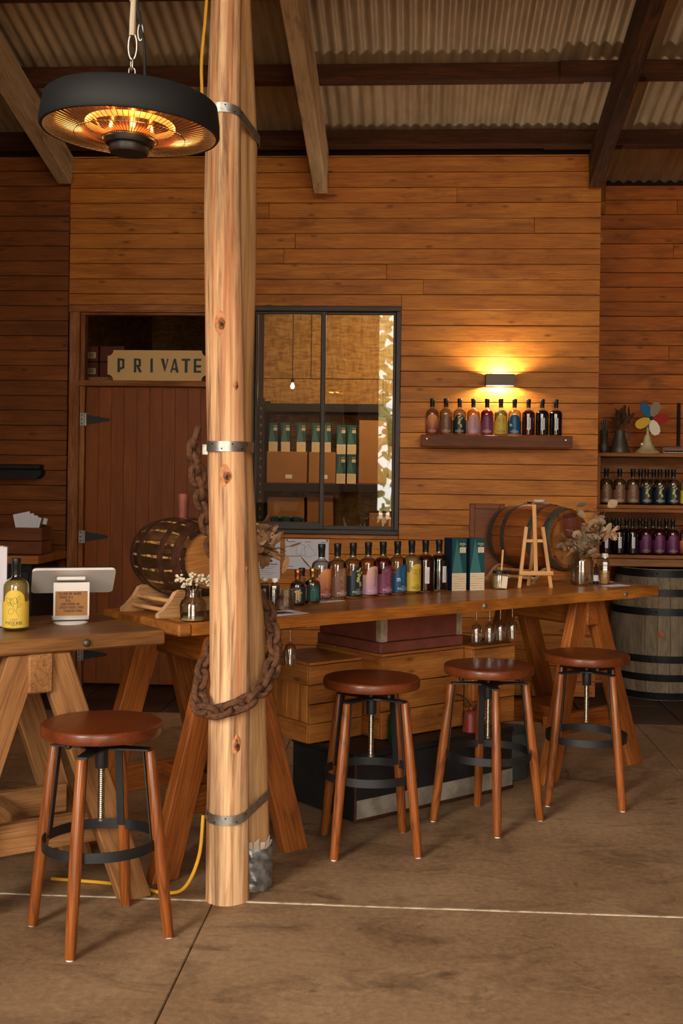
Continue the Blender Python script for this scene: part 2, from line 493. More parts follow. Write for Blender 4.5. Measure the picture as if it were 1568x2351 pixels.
def osb_mat():
    m, nt, b = new_mat('oriented_strand_board')
    v, _ = coords(nt, False)
    n0 = noise(nt, v, 3.0, 2, .5)
    w = nt.nodes.new('ShaderNodeVectorMath'); w.operation = 'ADD'
    nt.links.new(v, w.inputs[0])
    sc = nt.nodes.new('ShaderNodeVectorMath'); sc.operation = 'SCALE'; sc.inputs[0].default_value = (.03, .0, .07)
    nt.links.new(n0, sc.inputs['Scale']); nt.links.new(sc.outputs[0], w.inputs[1])
    vo = nt.nodes.new('ShaderNodeTexVoronoi'); vo.inputs['Scale'].default_value = 1
    nt.links.new(scaled(nt, w.outputs[0], 14, 9, 60), vo.inputs['Vector'])
    vo2 = nt.nodes.new('ShaderNodeTexVoronoi'); vo2.inputs['Scale'].default_value = 1
    nt.links.new(scaled(nt, w.outputs[0], 50, 9, 12), vo2.inputs['Vector'])
    s1 = nt.nodes.new('ShaderNodeSeparateColor'); nt.links.new(vo.outputs['Color'], s1.inputs[0])
    s2 = nt.nodes.new('ShaderNodeSeparateColor'); nt.links.new(vo2.outputs['Color'], s2.inputs[0])
    f = math_n(nt, 'ADD', math_n(nt, 'MULTIPLY', s1.outputs[0], .6), math_n(nt, 'MULTIPLY', s2.outputs[1], .4))
    nt.links.new(ramp(nt, f, [(.1, lin((150, 106, 54))), (.5, lin((178, 132, 72))), (.95, lin((200, 156, 96)))]), b.inputs['Base Color'])
    b.inputs['Roughness'].default_value = .7
    return m
MAT['osb'] = osb_mat()

def concrete_mat(name, c1, c2, c3, dark, rough=.55):
    m, nt, b = new_mat(name)
    ge = nt.nodes.new('ShaderNodeNewGeometry')
    v = ge.outputs['Position']
    big = noise(nt, v, 1.1, 6, .62, .4)
    col = ramp(nt, big, [(.36, lin(c1)), (.5, lin(c2)), (.64, lin(c3))])
    fine = noise(nt, v, 38, 4, .7)
    col = mix_c(nt, .5, col, ramp(nt, fine, [(.25, lin([x * .6 for x in c2])), (.7, lin([min(255, x * 1.2) for x in c2]))]), 'MIX')
    st = noise(nt, scaled(nt, v, 1.0, 1.7, 1.0), 2.6, 7, .68, 1.2)
    mr = nt.nodes.new('ShaderNodeMapRange'); mr.inputs[1].default_value = .50; mr.inputs[2].default_value = .72; mr.inputs[4].default_value = .8
    nt.links.new(st, mr.inputs[0])
    col = mix_c(nt, mr.outputs[0], col, lin(dark))
    sp = noise(nt, v, 11, 5, .7, .8)
    mr2 = nt.nodes.new('ShaderNodeMapRange'); mr2.inputs[1].default_value = .60; mr2.inputs[2].default_value = .70; mr2.inputs[4].default_value = .55
    nt.links.new(sp, mr2.inputs[0])
    col = mix_c(nt, mr2.outputs[0], col, lin(dark))
    nt.links.new(col, b.inputs['Base Color'])
    nt.links.new(ramp(nt, big, [(.3, (rough - .12,) * 3 + (1,)), (.7, (rough + .15,) * 3 + (1,))]), b.inputs['Roughness'])
    b.inputs['Specular IOR Level'].default_value = .35
    bn = nt.nodes.new('ShaderNodeBump'); bn.inputs['Strength'].default_value = .12; bn.inputs['Distance'].default_value = .004
    nt.links.new(fine, bn.inputs['Height']); nt.links.new(bn.outputs[0], b.inputs['Normal'])
    return m
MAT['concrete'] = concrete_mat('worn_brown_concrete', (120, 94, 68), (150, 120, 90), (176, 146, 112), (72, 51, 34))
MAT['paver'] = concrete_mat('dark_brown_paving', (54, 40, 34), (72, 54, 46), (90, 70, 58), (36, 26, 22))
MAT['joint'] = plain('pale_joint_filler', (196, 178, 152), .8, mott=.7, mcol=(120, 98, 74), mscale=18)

def corr_mat():
    m, nt, b = new_mat('tarnished_corrugated_iron')
    v, rnd = coords(nt)
    n = noise(nt, scaled(nt, v, 8, .8, 1), 2.2, 5, .6, .2)
    n2 = noise(nt, v, 2.0, 4, .6)
    col = ramp(nt, n, [(.25, lin((150, 132, 108))), (.55, lin((188, 168, 140))), (.8, lin((208, 190, 164)))])
    col = mix_c(nt, ramp(nt, n2, [(.45, (0, 0, 0, 1)), (.7, (.6, .6, .6, 1))]), col, lin((158, 136, 110)))
    nt.links.new(col, b.inputs['Base Color'])
    b.inputs['Metallic'].default_value = .1
    b.inputs['Roughness'].default_value = .5
    return m
MAT['corr'] = corr_mat()

# ------------------------------------------------------------ ground outside and floor
gmat = concrete_mat('pale_gravel_yard', (170, 150, 122), (192, 172, 142), (208, 190, 160), (140, 118, 92), .9)
mb = MB().box(0, -20.5, -.14, 90, 33, .1)
struct(part('ground', mb, gmat, smooth=False))
FY0, FY1 = -4.5, 11.4
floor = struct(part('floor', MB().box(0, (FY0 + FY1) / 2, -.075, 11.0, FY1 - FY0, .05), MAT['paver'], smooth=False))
xs = [-5.5, -4.87, -2.78, -.69, 1.398, 3.488, 5.5]
ys = [-4.5, 0.0, 4.1, 7.36]
for i in range(len(xs) - 1):
    for j in range(len(ys) - 1):
        gx, gy = .004, .006
        sx, sy = xs[i + 1] - xs[i] - gx, ys[j + 1] - ys[j] - gy
        boxpart('concrete_slab', ((xs[i] + xs[i + 1]) / 2, (ys[j] + ys[j + 1]) / 2, -.025), (sx, sy, .05), MAT['concrete'], floor, .003)
# pale filler standing in the cross joint, slightly ragged
random.seed(3)
mbj = MB()
px = -5.5
while px < 5.5:
    L = random.uniform(.05, .22)
    w = random.uniform(.006, .013)
    mbj.box(px + L / 2, 4.1 + random.uniform(-.002, .002), -.003, L, w, .012)
    px += L
part('joint_filler', mbj, MAT['joint'], floor, smooth=False)
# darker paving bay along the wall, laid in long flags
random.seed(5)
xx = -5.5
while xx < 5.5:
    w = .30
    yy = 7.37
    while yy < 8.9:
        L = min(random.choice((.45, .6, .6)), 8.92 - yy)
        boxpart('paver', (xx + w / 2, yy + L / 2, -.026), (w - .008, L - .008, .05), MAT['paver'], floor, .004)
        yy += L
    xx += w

# ------------------------------------------------------------ ceiling: corrugated sheets, purlins, rafters
SL = -.22
def roof_z(y): return 3.9 + SL * (y - 8.15)
ceiling = sroot('ceiling', T(0, 8.15, 3.9))
pitch, amp = .076, .010
y0r, y1r = -4.2, 9.2
SW = pitch * 10
def sheet_mesh():
    n = 80
    vs = []; fs = []
    for k in range(n + 1):
        x = (pitch * 10.9) * k / n - SW / 2
        z = amp * cos(2 * pi * x / pitch)
        lip = .0016 if k > n * .9 else 0
        for (y, d) in ((y0r, 0), (y1r, 0), (y0r, .0012), (y1r, .0012)):
            vs.append((x, y - 8.15, z + d - lip + SL * (y - 8.15) + .012))
    for k in range(n):
        a = k * 4; c = a + 4
        fs += [(a, a + 1, c + 1, c), (a + 2, c + 2, c + 3, a + 3)]
    mb = MB(); mb.add(vs, fs)
    me = mb.mesh('roof_sheet', True, 60)
    me.materials.append(MAT['corr'])
    return me
shm = sheet_mesh()
for k in range(-7, 8):
    link('roof_sheet', shm, None, ceiling, T(k * SW + .21, 8.15, 3.9 + (.001 if k % 2 else 0)))
PUR = [8.085, 7.29, 6.43, 5.6, 4.78, 3.95, 3.1, 2.3, 1.45, .6, -.2, -1.1, -2.0, -2.9, -3.8]
ang = math.atan(SL)
def slope_pt(x, y, dz): return Vector((x, y, roof_z(y) + dz))
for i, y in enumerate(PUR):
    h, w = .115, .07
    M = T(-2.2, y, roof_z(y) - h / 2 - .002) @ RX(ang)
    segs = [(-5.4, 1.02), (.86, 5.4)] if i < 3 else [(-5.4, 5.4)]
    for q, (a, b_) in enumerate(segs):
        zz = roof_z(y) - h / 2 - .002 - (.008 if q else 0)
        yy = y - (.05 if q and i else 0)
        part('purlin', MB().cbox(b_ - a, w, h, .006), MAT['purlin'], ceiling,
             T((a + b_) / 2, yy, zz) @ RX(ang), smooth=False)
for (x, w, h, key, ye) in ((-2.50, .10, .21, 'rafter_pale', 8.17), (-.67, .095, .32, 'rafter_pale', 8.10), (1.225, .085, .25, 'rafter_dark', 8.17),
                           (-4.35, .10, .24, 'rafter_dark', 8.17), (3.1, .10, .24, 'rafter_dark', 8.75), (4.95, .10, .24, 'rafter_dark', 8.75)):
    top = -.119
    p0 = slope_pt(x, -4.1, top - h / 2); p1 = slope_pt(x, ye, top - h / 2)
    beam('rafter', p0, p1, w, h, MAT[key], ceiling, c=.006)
# rough propping block where the right rafter meets the wall corner
beam('bracket', (1.335, 8.62, 3.72), (1.285, 8.30, 3.42), .07, .10, MAT['crate'], ceiling, c=.012)

# ------------------------------------------------------------ board walls
def plank_wall(root, X0, X1, z0, z1, Y, pit, holes, mat, seed, lens=(1.2, 3.4), thick=.022, zseam=0.0, name='board'):
    random.seed(seed)
    nr = int((z0 - zseam) / pit) - 1
    z = zseam + nr * pit
    while z < z1:
        a, b = max(z, z0), min(z + pit, z1)
        z += pit
        if b - a < .012: continue
        segs = [(X0, X1)]
        for (hx0, hx1, hz0, hz1) in holes:
            if b <= hz0 + .001 or a >= hz1 - .001: continue
            if a < hz0 and hz0 - a > .01 and b > hz0: b_ = hz0
            out = []
            for (p, q) in segs:
                if q <= hx0 or p >= hx1: out.append((p, q)); continue
                if p < hx0: out.append((p, hx0))
                if q > hx1: out.append((hx1, q))
            # board partly above or below the hole keeps a narrow strip
            if b > hz1 and b - hz1 > .012: plank(root, hx0, hx1, hz1, b, Y, thick, mat, name)
            if a < hz0 and hz0 - a > .012: plank(root, hx0, hx1, a, hz0, Y, thick, mat, name)
            segs = out
        for (p, q) in segs:
            x = p
            while x < q - .01:
                L = random.uniform(*lens)
                e = min(x + L, q)
                if q - e < .35: e = q
                plank(root, x, e, a, b, Y, thick, mat, name)
                x = e

def plank(root, xa, xb, za, zb, Y, thick, mat, name='board'):
    j = random.uniform(-.0012, .0012)
    g = .0016
    part(name, MB().cbox(xb - xa - .0014, thick, zb - za - 2 * g, .0022), mat, root,
         T((xa + xb) / 2, Y + thick / 2 + j, (za + zb) / 2), smooth=False)

WY = 8.20
DOOR = (-2.475, -1.36, 0.0, 2.722)
WIN = (-1.165, -.103, 1.112, 2.716)
wb = MB()
for (xa, xb, za, zb) in ((-2.475, 1.274, 2.722, 4.0), (-1.36, -1.165, 0, 2.722), (-1.165, -.103, 0, 1.112), (-.103, 1.274, 0, 2.722)):
    wb.box((xa + xb) / 2, WY + .055, (za + zb) / 2, xb - xa, .06, zb - za)
wall_back = struct(part('wall_back', wb, MAT['back'], smooth=False))
plank_wall(wall_back, -2.475, 1.274, 0.0, 3.78, WY, .1075, [DOOR, WIN], MAT['wall'], 11, zseam=2.262)
# return of the office box beside the recess
wr = MB().box(1.262, 8.53, 1.9, .024, .60, 3.8)
part('corner_board', wr, MAT['wall_r'], wall_back, smooth=False)
wall_left = struct(part('wall_left', MB().box(-2.80, WY + .055, 1.95, .64, .06, 3.9), MAT['back'], smooth=False))
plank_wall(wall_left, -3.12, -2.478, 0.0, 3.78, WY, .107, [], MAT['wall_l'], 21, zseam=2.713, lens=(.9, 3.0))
wall_right = struct(part('wall_right', MB().box(3.4, 8.89, 1.95, 4.2, .06, 3.9), MAT['back'], smooth=False))
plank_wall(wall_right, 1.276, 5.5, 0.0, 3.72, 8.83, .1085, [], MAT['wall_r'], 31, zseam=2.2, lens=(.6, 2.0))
# unseen shed sides; left wall, header and openings placed to shape the light
MAT['corrwall'] = plain('unseen_shed_wall', (72, 50, 34), .7, .1)  # dark tone cuts light bounced off the unseen sides
wl_ = MB().box(-3.15, 4.1, 2.9, .06, 8.2, 5.8).box(-3.15, -2.25, 5.4, .06, 4.5, 1.8)  # wall and header added to shade the back-left corner and pole top
struct(part('wall_light_block_left', wl_, MAT['corrwall'], smooth=False))
struct(part('wall_side_right', MB().box(5.55, 2.2, 2.9, .06, 13.4, 6.0), MAT['corrwall'], smooth=False))
wf_ = MB().box(4.3, -4.5, 3.2, 2.5, .06, 6.6)
wf_.box(-1.95, -4.5, 3.2, 2.6, .06, 6.6).box(1.2, -4.5, 5.8, 3.7, .06, 1.4)
struct(part('wall_front', wf_, MAT['corrwall'], smooth=False))

# ------------------------------------------------------------ the office behind the window
struct(part('wall_office_back', MB().box(-.62, 10.98, 1.6, 3.84, .04, 3.2), MAT['back'], smooth=False))
ob = bpy.data.objects['wall_office_back']
for (xa, xb, za, zb) in ((-2.5, -1.52, 0, 2.44), (-1.52, -.3, 0, 2.44), (-.3, .92, 0, 2.44), (.92, 1.3, 0, 2.44), (-2.5, -.98, 2.44, 3.3), (-.98, .24, 2.44, 3.3), (.24, 1.3, 2.44, 3.3)):
    boxpart('strand_board', ((xa + xb) / 2, 10.95, (za + zb) / 2), (xb - xa - .006, .018, zb - za - .006), MAT['osb'], ob, .002)
struct(part('wall_office_left', MB().box(-2.52, 9.63, 1.6, .04, 2.66, 3.2), MAT['osb'], smooth=False))
struct(part('wall_office_light_block', MB().box(-1.435, 9.6, 1.6, .02, 2.66, 3.16), MAT['back'], smooth=False))  # partition added to keep the bulb light away from the door transom
struct(part('wall_office_right', MB().box(1.29, 9.9, 1.6, .03, 2.1, 3.2), MAT['osb'], smooth=False))
struct(part('ceiling_office', MB().box(-.62, 9.63, 3.2, 3.84, 2.70, .04), MAT['osb'], smooth=False))

# ------------------------------------------------------------ window
win = sroot('window_1', T(-.634, WY, 1.112))
x0, x1, z0, z1 = WIN
d = .07
def wbar(n, xa, xb, za, zb, ya=8.185, yb=8.255, par=win, mat='alu', ch=.004):
    return part(n, MB().cbox(xb - xa, yb - ya, zb - za, ch), MAT[mat], par, T((xa + xb) / 2, (ya + yb) / 2, (za + zb) / 2), smooth=False)
wbar('frame', x0, x1, z1 - .036, z1)
wbar('frame', x0, x1, z0, z0 + .030, 8.165)
wbar('frame', x0, x0 + .034, z0 + .030, z1 - .036)
wbar('frame', x1 - .034, x1, z0 + .030, z1 - .036)
for (a, b, yy) in ((x0 + .034, -.632, 8.200), (-.668, x1 - .034, 8.222)):
    za, zb = z0 + .030, z1 - .036
    if a < -1:
        wbar('sash_rail', a, b, za, za + .052, yy, yy + .022)
    else:
        wbar('sash_rail', a, b, za, za + .028, yy, yy + .022)
    wbar('sash_rail', a, b, zb - .020, zb, yy, yy + .022)
    wbar('sash_stile', a, a + (.020 if a < -1 else .032), za, zb, yy - .002, yy + .024)
    wbar('sash_stile', b - (.032 if a < -1 else .020), b, za, zb, yy - .002, yy + .024)
    part('pane', MB().box(0, 0, 0, b - a - .03, .005, zb - za - .04), MAT['glass_win'], win, T((a + b) / 2, yy + .011, (za + zb) / 2), smooth=False)

# ------------------------------------------------------------ door
door = sroot('door_1', T(-1.9, WY, 0))
dx0, dx1 = -2.475, -1.36
def dbeam(n, p0, p1, w, h, mat='jamb', up=(0, 0, 1)): return beam(n, p0, p1, w, h, MAT[mat], door, up)
wbar('shadow_gap', dx0, dx0 + .02, 0, 2.72, 8.235, 8.25, door, 'back')
dbeam('jamb', (dx0 + .055, 8.195, 0), (dx0 + .055, 8.195, 2.70), .075, .07, up=(0, 1, 0))
dbeam('jamb', (dx1 - .045, 8.195, 0), (dx1 - .045, 8.195, 2.70), .075, .07, up=(0, 1, 0))
dbeam('jamb_stop', (dx0 + .108, 8.225, 0), (dx0 + .108, 8.225, 2.66), .034, .07, up=(0, 1, 0))
dbeam('jamb_lining', (dx0 + .100, 8.27, 2.18), (dx0 + .100, 8.27, 2.652), .02, .10, mat='edge', up=(0, 1, 0))
dbeam('head', (dx0 + .012, 8.195, 2.690), (dx1, 8.195, 2.690), .08, .052)
dbeam('head_bead', (dx0 + .09, 8.215, 2.656), (dx1 - .08, 8.215, 2.656), .06, .018)
dbeam('transom_bar', (dx0 + .09, 8.200, 2.160), (dx1 - .08, 8.200, 2.160), .09, .040)
lx0, lx1 = -2.345, -1.425
nb = 10
bw = (lx1 - lx0) / nb
for k in range(nb):
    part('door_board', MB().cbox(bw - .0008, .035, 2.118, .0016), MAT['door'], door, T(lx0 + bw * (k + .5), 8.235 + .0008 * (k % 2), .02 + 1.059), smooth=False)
for z in (1.903, 1.067, .227):
    h = part('hinge', MB().box(-.012, 0, 0, .034, .008, .088), MAT['galv'], door, T(lx0 - .004, 8.182, z), smooth=False)
    part('hinge_pin', MB().lathe([(.007, -.046), (.007, .046)], 8), MAT['galv'], h, T(lx0 + .006, 8.186, z))
    for dz in (-.03, 0, .03):
        part('screw', MB().lathe([(.005, 0), (.004, .002)], 8), MAT['blackm'], h, T(lx0 - .020, 8.1775, z + dz) @ RX(pi / 2))
    part('hinge_strap', MB().prism([(.012, -.034), (.06, -.026), (.165, -.010), (.172, 0), (.165, .010), (.06, .026), (.012, .034)], 0, .006),
         MAT['black'], h, T(lx0, 8.2165, z) @ RX(pi / 2), smooth=False)

# ------------------------------------------------------------ bar frames (measured on the floor plan)
BO = Vector((-.862, 4.316, 0)); E1 = Vector((.737, .676, 0)); E2 = Vector((-.676, .737, 0))
BROT = math.atan2(.676, .737)
def B(s, t, z=0): return BO + E1 * s + E2 * t + Vector((0, 0, z))
LO = Vector((-.883, 4.152, 0)); G1 = Vector((.791, .612, 0)); G2 = Vector((-.612, .791, 0))
LROT = math.atan2(.612, .791)
def Lp(s, t, z=0): return LO + G1 * s + G2 * t + Vector((0, 0, z))
TOP = .95

# ------------------------------------------------------------ round timber posts
def post_mat(name, pale, warm, grey, split):
    m, nt, b = new_mat(name)
    v, rnd = coords(nt)
    n1 = noise(nt, scaled(nt, v, 16, 16, .35), 1.0, 4, .55, .5)
    col = ramp(nt, n1, [(.36, lin(warm)), (.47, lin(pale)), (.56, lin(warm)), (.66, lin(pale))])
    n2 = noise(nt, scaled(nt, v, 70, 70, 3), 1.0, 4, .6)
    col = mix_c(nt, .4, col, ramp(nt, n2, [(.3, lin([c * .55 for c in warm])), (.65, lin(pale))]))
    n3 = noise(nt, scaled(nt, v, 24, 24, 1.2), 1.3, 6, .65, .4)
    mr = nt.nodes.new('ShaderNodeMapRange'); mr.inputs[1].default_value = .50; mr.inputs[2].default_value = .66; mr.inputs[4].default_value = split
    nt.links.new(n3, mr.inputs[0])
    col = mix_c(nt, mr.outputs[0], col, lin(grey))
    nt.links.new(col, b.inputs['Base Color'])
    b.inputs['Roughness'].default_value = .6
    b.inputs['Specular IOR Level'].default_value = .3
    bn = nt.nodes.new('ShaderNodeBump'); bn.inputs['Strength'].default_value = .3; bn.inputs['Distance'].default_value = .004
    nt.links.new(n2, bn.inputs['Height']); nt.links.new(bn.outputs[0], b.inputs['Normal'])
    return m
MAT['post1'] = post_mat('debarked_gum_pole', (240, 196, 148), (202, 130, 82), (104, 68, 38), .8)
MAT['post2'] = post_mat('weathered_gum_pole', (212, 166, 114), (190, 138, 88), (128, 92, 56), .5)
MAT['knot'] = plain('dark_knot_wood', (150, 90, 48), .6, mott=.9, mcol=(88, 48, 22), mscale=80, bump=.5)

def pole_r(r, a, z, seed, lump=.003):
    random.seed(seed)
    ph = [random.uniform(0, 6.28) for _ in range(6)]
    rr = r + lump * (sin(2 * a + ph[0] + z * .8) + .6 * sin(3 * a + ph[1] - z * 1.3) + .5 * sin(5 * a + ph[2] + z * .5))
    return rr - .007 * max(0, cos(a - ph[3])) ** 24
def pole_mesh(stations, nseg=34, seed=1):
    mb = MB(); vs = []; fs = []
    for (x, y, z, r) in stations:
        for k in range(nseg):
            a = 2 * pi * k / nseg
            rr = pole_r(r, a, z, seed)
            vs.append((x + rr * cos(a), y + rr * sin(a), z))
    n = len(stations)
    for i in range(n - 1):
        for k in range(nseg):
            k2 = (k + 1) % nseg
            fs.append((i * nseg + k, i * nseg + k2, (i + 1) * nseg + k2, (i + 1) * nseg + k))
    fs.append(tuple(range(nseg - 1, -1, -1))); fs.append(tuple(range((n - 1) * nseg, n * nseg)))
    return mb.add(vs, fs)
def lerp_st(keys, n=40):
    out = []
    for i in range(n + 1):
        z = keys[0][2] + (keys[-1][2] - keys[0][2]) * i / n
        for a, b in zip(keys, keys[1:]):
            if a[2] <= z <= b[2] + 1e-6:
                t = (z - a[2]) / (b[2] - a[2])
                out.append((a[0] + (b[0] - a[0]) * t, a[1] + (b[1] - a[1]) * t, z, a[3] + (b[3] - a[3]) * t)); break
    return out
P1 = [(0, 0, 0, .075), (-.004, 0, .42, .071), (0, 0, .8, .070), (-.008, 0, 1.27, .068), (-.022, 0, 1.65, .067), (-.030, 0, 1.9, .068), (-.046, 0, 2.42, .066), (-.047, 0, 2.72, .064), (-.043, 0, 3.2, .056), (-.04, 0, 4.335, .053)]
PM = T(-.645, 4.125, 0)
post1 = thing('timber_post', 'front debarked timber pole with knots, held by galvanised straps, standing on the concrete', 'post', PM)
part('trunk', pole_mesh(lerp_st(P1, 60), seed=4), MAT['post1'], post1, PM, angle=60)
MAT['knot_rim'] = plain('knot_rim_wood', (206, 140, 88), .6, mott=.8, mcol=(164, 102, 58), mscale=60, bump=.4)
MAT['bark_dark'] = plain('dark_knot_core', (52, 28, 14), .8)
for (dx, z, sx, sz) in ((.000, 2.043, .024, .042), (.044, 1.826, .015, .022), (.006, 1.507, .025, .040), (.037, .564, .024, .036), (.0635, 1.178, .008, .012)):
    p_ = [p for p in lerp_st(P1, 60) if p[2] >= z][0]
    cx = p_[0]
    a = math.asin(min(.95, dx / p_[3]))
    rr = pole_r(p_[3], a - pi / 2, z, 4) - .001
    MK = PM @ T(cx + rr * sin(a), -rr * cos(a), z) @ RZ(a) @ RX(pi / 2)
    def disc(kx, kz, h, sd):
        random.seed(sd)
        f_ = [random.uniform(-.12, .12) for _ in range(6)]
        vs = [(0, 0, h)]; fs = []
        n_ = 22
        for ring_, (u, hh_) in enumerate(((.35, h * .9), (.7, h * .55), (1.0, -.001))):
            for q in range(n_):
                t_ = 2 * pi * q / n_
                e_ = 1 + f_[0] * sin(2 * t_ + f_[1] * 20) + f_[2] * sin(3 * t_ + f_[3] * 20) + .6 * f_[4] * sin(5 * t_)
                ex = u * e_
                # drawn out to points above and below, like an eye, and wrapped round the pole
                xx, zz = ex * kx * cos(t_), ex * kz * sin(t_) * (1 + .25 * abs(sin(t_)) ** 6)
                vs.append((xx, zz, hh_ - xx * xx / (2 * p_[3])))
        for q in range(n_):
            fs.append((0, 1 + q, 1 + (q + 1) % n_))
            for ring_ in range(2):
                a_ = 1 + ring_ * n_
                fs.append((a_ + q, a_ + n_ + q, a_ + n_ + (q + 1) % n_, a_ + (q + 1) % n_))
        return MB().add(vs, fs)
    kn = part('knot', disc(sx, sz, .0035, int(z * 100)), MAT['knot_rim'], post1, MK, angle=80)
    part('knot_heart', disc(sx * .62, sz * .55, .003, int(z * 100) + 1), MAT['knot'], kn, MK @ T(.001, -.003, .002), angle=80)
    part('knot_core', disc(sx * .28, sz * .22, .002, int(z * 100) + 2), MAT['bark_dark'], kn, MK @ T(.002, -.005, .0045), angle=80)
P2 = [(0, 0, 0, .062), (0, 0, .16, .061), (-.008, 0, .4, .060), (-.020, 0, .7, .060), (-.026, 0, .97, .060), (-.050, 0, 1.2, .058), (-.075, 0, 1.6, .056), (-.076, 0, 1.9, .058), (-.070, 0, 2.2, .060), (-.072, 0, 2.75, .061), (-.098, 0, 3.25, .056), (-.1, 0, 4.30, .052)]
PM2 = T(-.576, 4.262, 0)
post2 = thing('timber_post', 'rear weathered timber pole strapped behind the front pole, base wrapped in silver tape', 'post', PM2)
part('trunk', pole_mesh(lerp_st(P2, 60), seed=9), MAT['post2'], post2, PM2, angle=60)
wrap = MB(); vs = []; fs = []
random.seed(12)
nn, mm = 36, 16
for i in range(mm + 1):
    z = .004 + .150 * i / mm
    for k in range(nn):
        a = 2 * pi * k / nn
        rr = .073 + .006 * sin(7 * a + i * .9) * random.uniform(.3, 1) + (.004 if i in (4, 9, 13) else 0) - (.006 if i == mm else 0)
        vs.append((rr * cos(a), rr * sin(a), z + .006 * sin(3 * a)))
for i in range(mm):
    for k in range(nn):
        k2 = (k + 1) % nn
        fs.append((i * nn + k, i * nn + k2, (i + 1) * nn + k2, (i + 1) * nn + k))
wrap.add(vs, fs)
part('tape_wrap', wrap, MAT['tape'], post2, PM2, angle=50)
fl = MB()
for k in range(7):
    a = -2.4 + k * .35
    fl.add([(.066 * cos(a), .066 * sin(a), .15), (.068 * cos(a + .3), .068 * sin(a + .3), .155), (.075 * cos(a + .25), .075 * sin(a + .25), .19 + .02 * sin(k * 3)), (.071 * cos(a), .071 * sin(a), .182)], [(0, 1, 2, 3)])
part('tape_flap', fl, MAT['rope'], post2, PM2, smooth=False)

def PR(P, z, i=3):
    for a, b in zip(P, P[1:]):
        if a[2] <= z <= b[2]: return a[i] + (b[i] - a[i]) * (z - a[2]) / (b[2] - a[2])
def PX1(z): return -.645 + PR(P1, z, 0)
def PX2(z): return -.576 + PR(P2, z, 0)
# straps: a band round both poles, following a convex outline
def strap(z0, z1, w=.034, back=True):
    c1 = Vector((PX1(z0), 4.125)); c2 = Vector((PX2(z1), 4.262)); r1, r2 = PR(P1, z0) + .003, PR(P2, z1) + .003
    pts = []
    d = (c2 - c1).normalized(); n = Vector((d.y, -d.x))
    a0 = math.atan2(n.y, n.x)
    for k in range(19):
        a = a0 + pi - pi * 0 + (-pi) * 0 + k * pi / 18
        p = c1 + r1 * Vector((cos(a), sin(a))); pts.append((p.x, p.y, 0))
    for k in range(15):
        a = a0 + k * pi / 14
        p = c2 + r2 * Vector((cos(a), sin(a))); pts.append((p.x, p.y, 1))
    vs = []; fs = []
    m = len(pts)
    for (x, y, q) in pts:
        z = z0 + (z1 - z0) * min(1, max(0, ((y - 4.06) / .20)))
        cx, cy = (c1 if q == 0 else c2)
        o = Vector((x - cx, y - cy)).normalized() * .003
        vs += [(x, y, z - w / 2), (x, y, z + w / 2), (x + o.x, y + o.y, z + w / 2), (x + o.x, y + o.y, z - w / 2)]
    for i in range(m):
        j = (i + 1) % m
        for k in range(4):
            k2 = (k + 1) % 4
            fs.append((i * 4 + k, j * 4 + k, j * 4 + k2, i * 4 + k2))
    s = part('galvanised_strap', MB().add(vs, fs), MAT['galv'], post1, T(), angle=40)
    for k in range(3, 34, 3):
        x, y, q = pts[k]
        c = c1 if q == 0 else c2
        o = Vector((x - c.x, y - c.y)).normalized()
        z = z0 + (z1 - z0) * min(1, max(0, ((y - 4.06) / .20))) + .008 * (-1) ** k
        part('strap_hole', MB().lathe([(.003, 0), (.003, .001)], 8), MAT['blackm'], s, T(x + o.x * .003, y + o.y * .003, z) @ Vector((o.x, o.y, 0)).to_track_quat('Z', 'Y').to_matrix().to_4x4())
    return s
strap(2.80, 2.74)
strap(1.610, 1.612, .036)
strap(.300, .345)
part('strap_clip', MB().box(0, 0, 0, .03, .004, .036), MAT['galv'], post1, T(-.742, 4.14, 1.600), smooth=False)

# ------------------------------------------------------------ rusty chain looped round the posts
def link_mesh(L, W, r):
    pts = []
    h = (L - W) / 2
    for k in range(8):
        a = -pi / 2 + pi * k / 7
        pts.append((h + W / 2 * cos(a), W / 2 * sin(a), 0))
    for k in range(8):
        a = pi / 2 + pi * k / 7
        pts.append((-h + W / 2 * cos(a), W / 2 * sin(a), 0))
    return MB().tube(pts, r, 8, closed=True).mesh('chain_link')
def smooth_path(P, n=12):
    P = [Vector(p) for p in P]
    Q = [P[0] * 2 - P[1]] + P + [P[-1] * 2 - P[-2]]
    out = []
    for i in range(1, len(Q) - 2):
        for k in range(n):
            t = k / n
            a, b, c, d = Q[i - 1], Q[i], Q[i + 1], Q[i + 2]
            out.append(.5 * ((2 * b) + (c - a) * t + (2 * a - 5 * b + 4 * c - d) * t * t + (3 * b - a - 3 * c + d) * t ** 3))
    out.append(P[-1])
    return out
def lay_chain(root, path, me, mat, step, name='link', up=(0, 0, 1)):
    pts = smooth_path(path, 16)
    # resample
    res = [pts[0]]; acc = 0; last = pts[0]
    for p in pts[1:]:
        d = (p - last).length
        while acc + d >= step:
            t = (step - acc) / d
            last = last + (p - last) * t
            res.append(last.copy()); d = (p - last).length; acc = 0
        acc += d; last = p
    for i in range(len(res) - 1):
        M, L = frame_x(res[i], res[i + 1], up)
        M = M @ RX(rad(35) + (pi / 2 if i % 2 else 0))
        link(name, me, mat, root, M)
chain = thing('rusty_chain', 'heavy rusty iron chain looped around the two timber poles', 'chain', T(-.64, 4.0, .97))
clm = link_mesh(.072, .045, .0115); clm.materials.append(MAT['rust'])
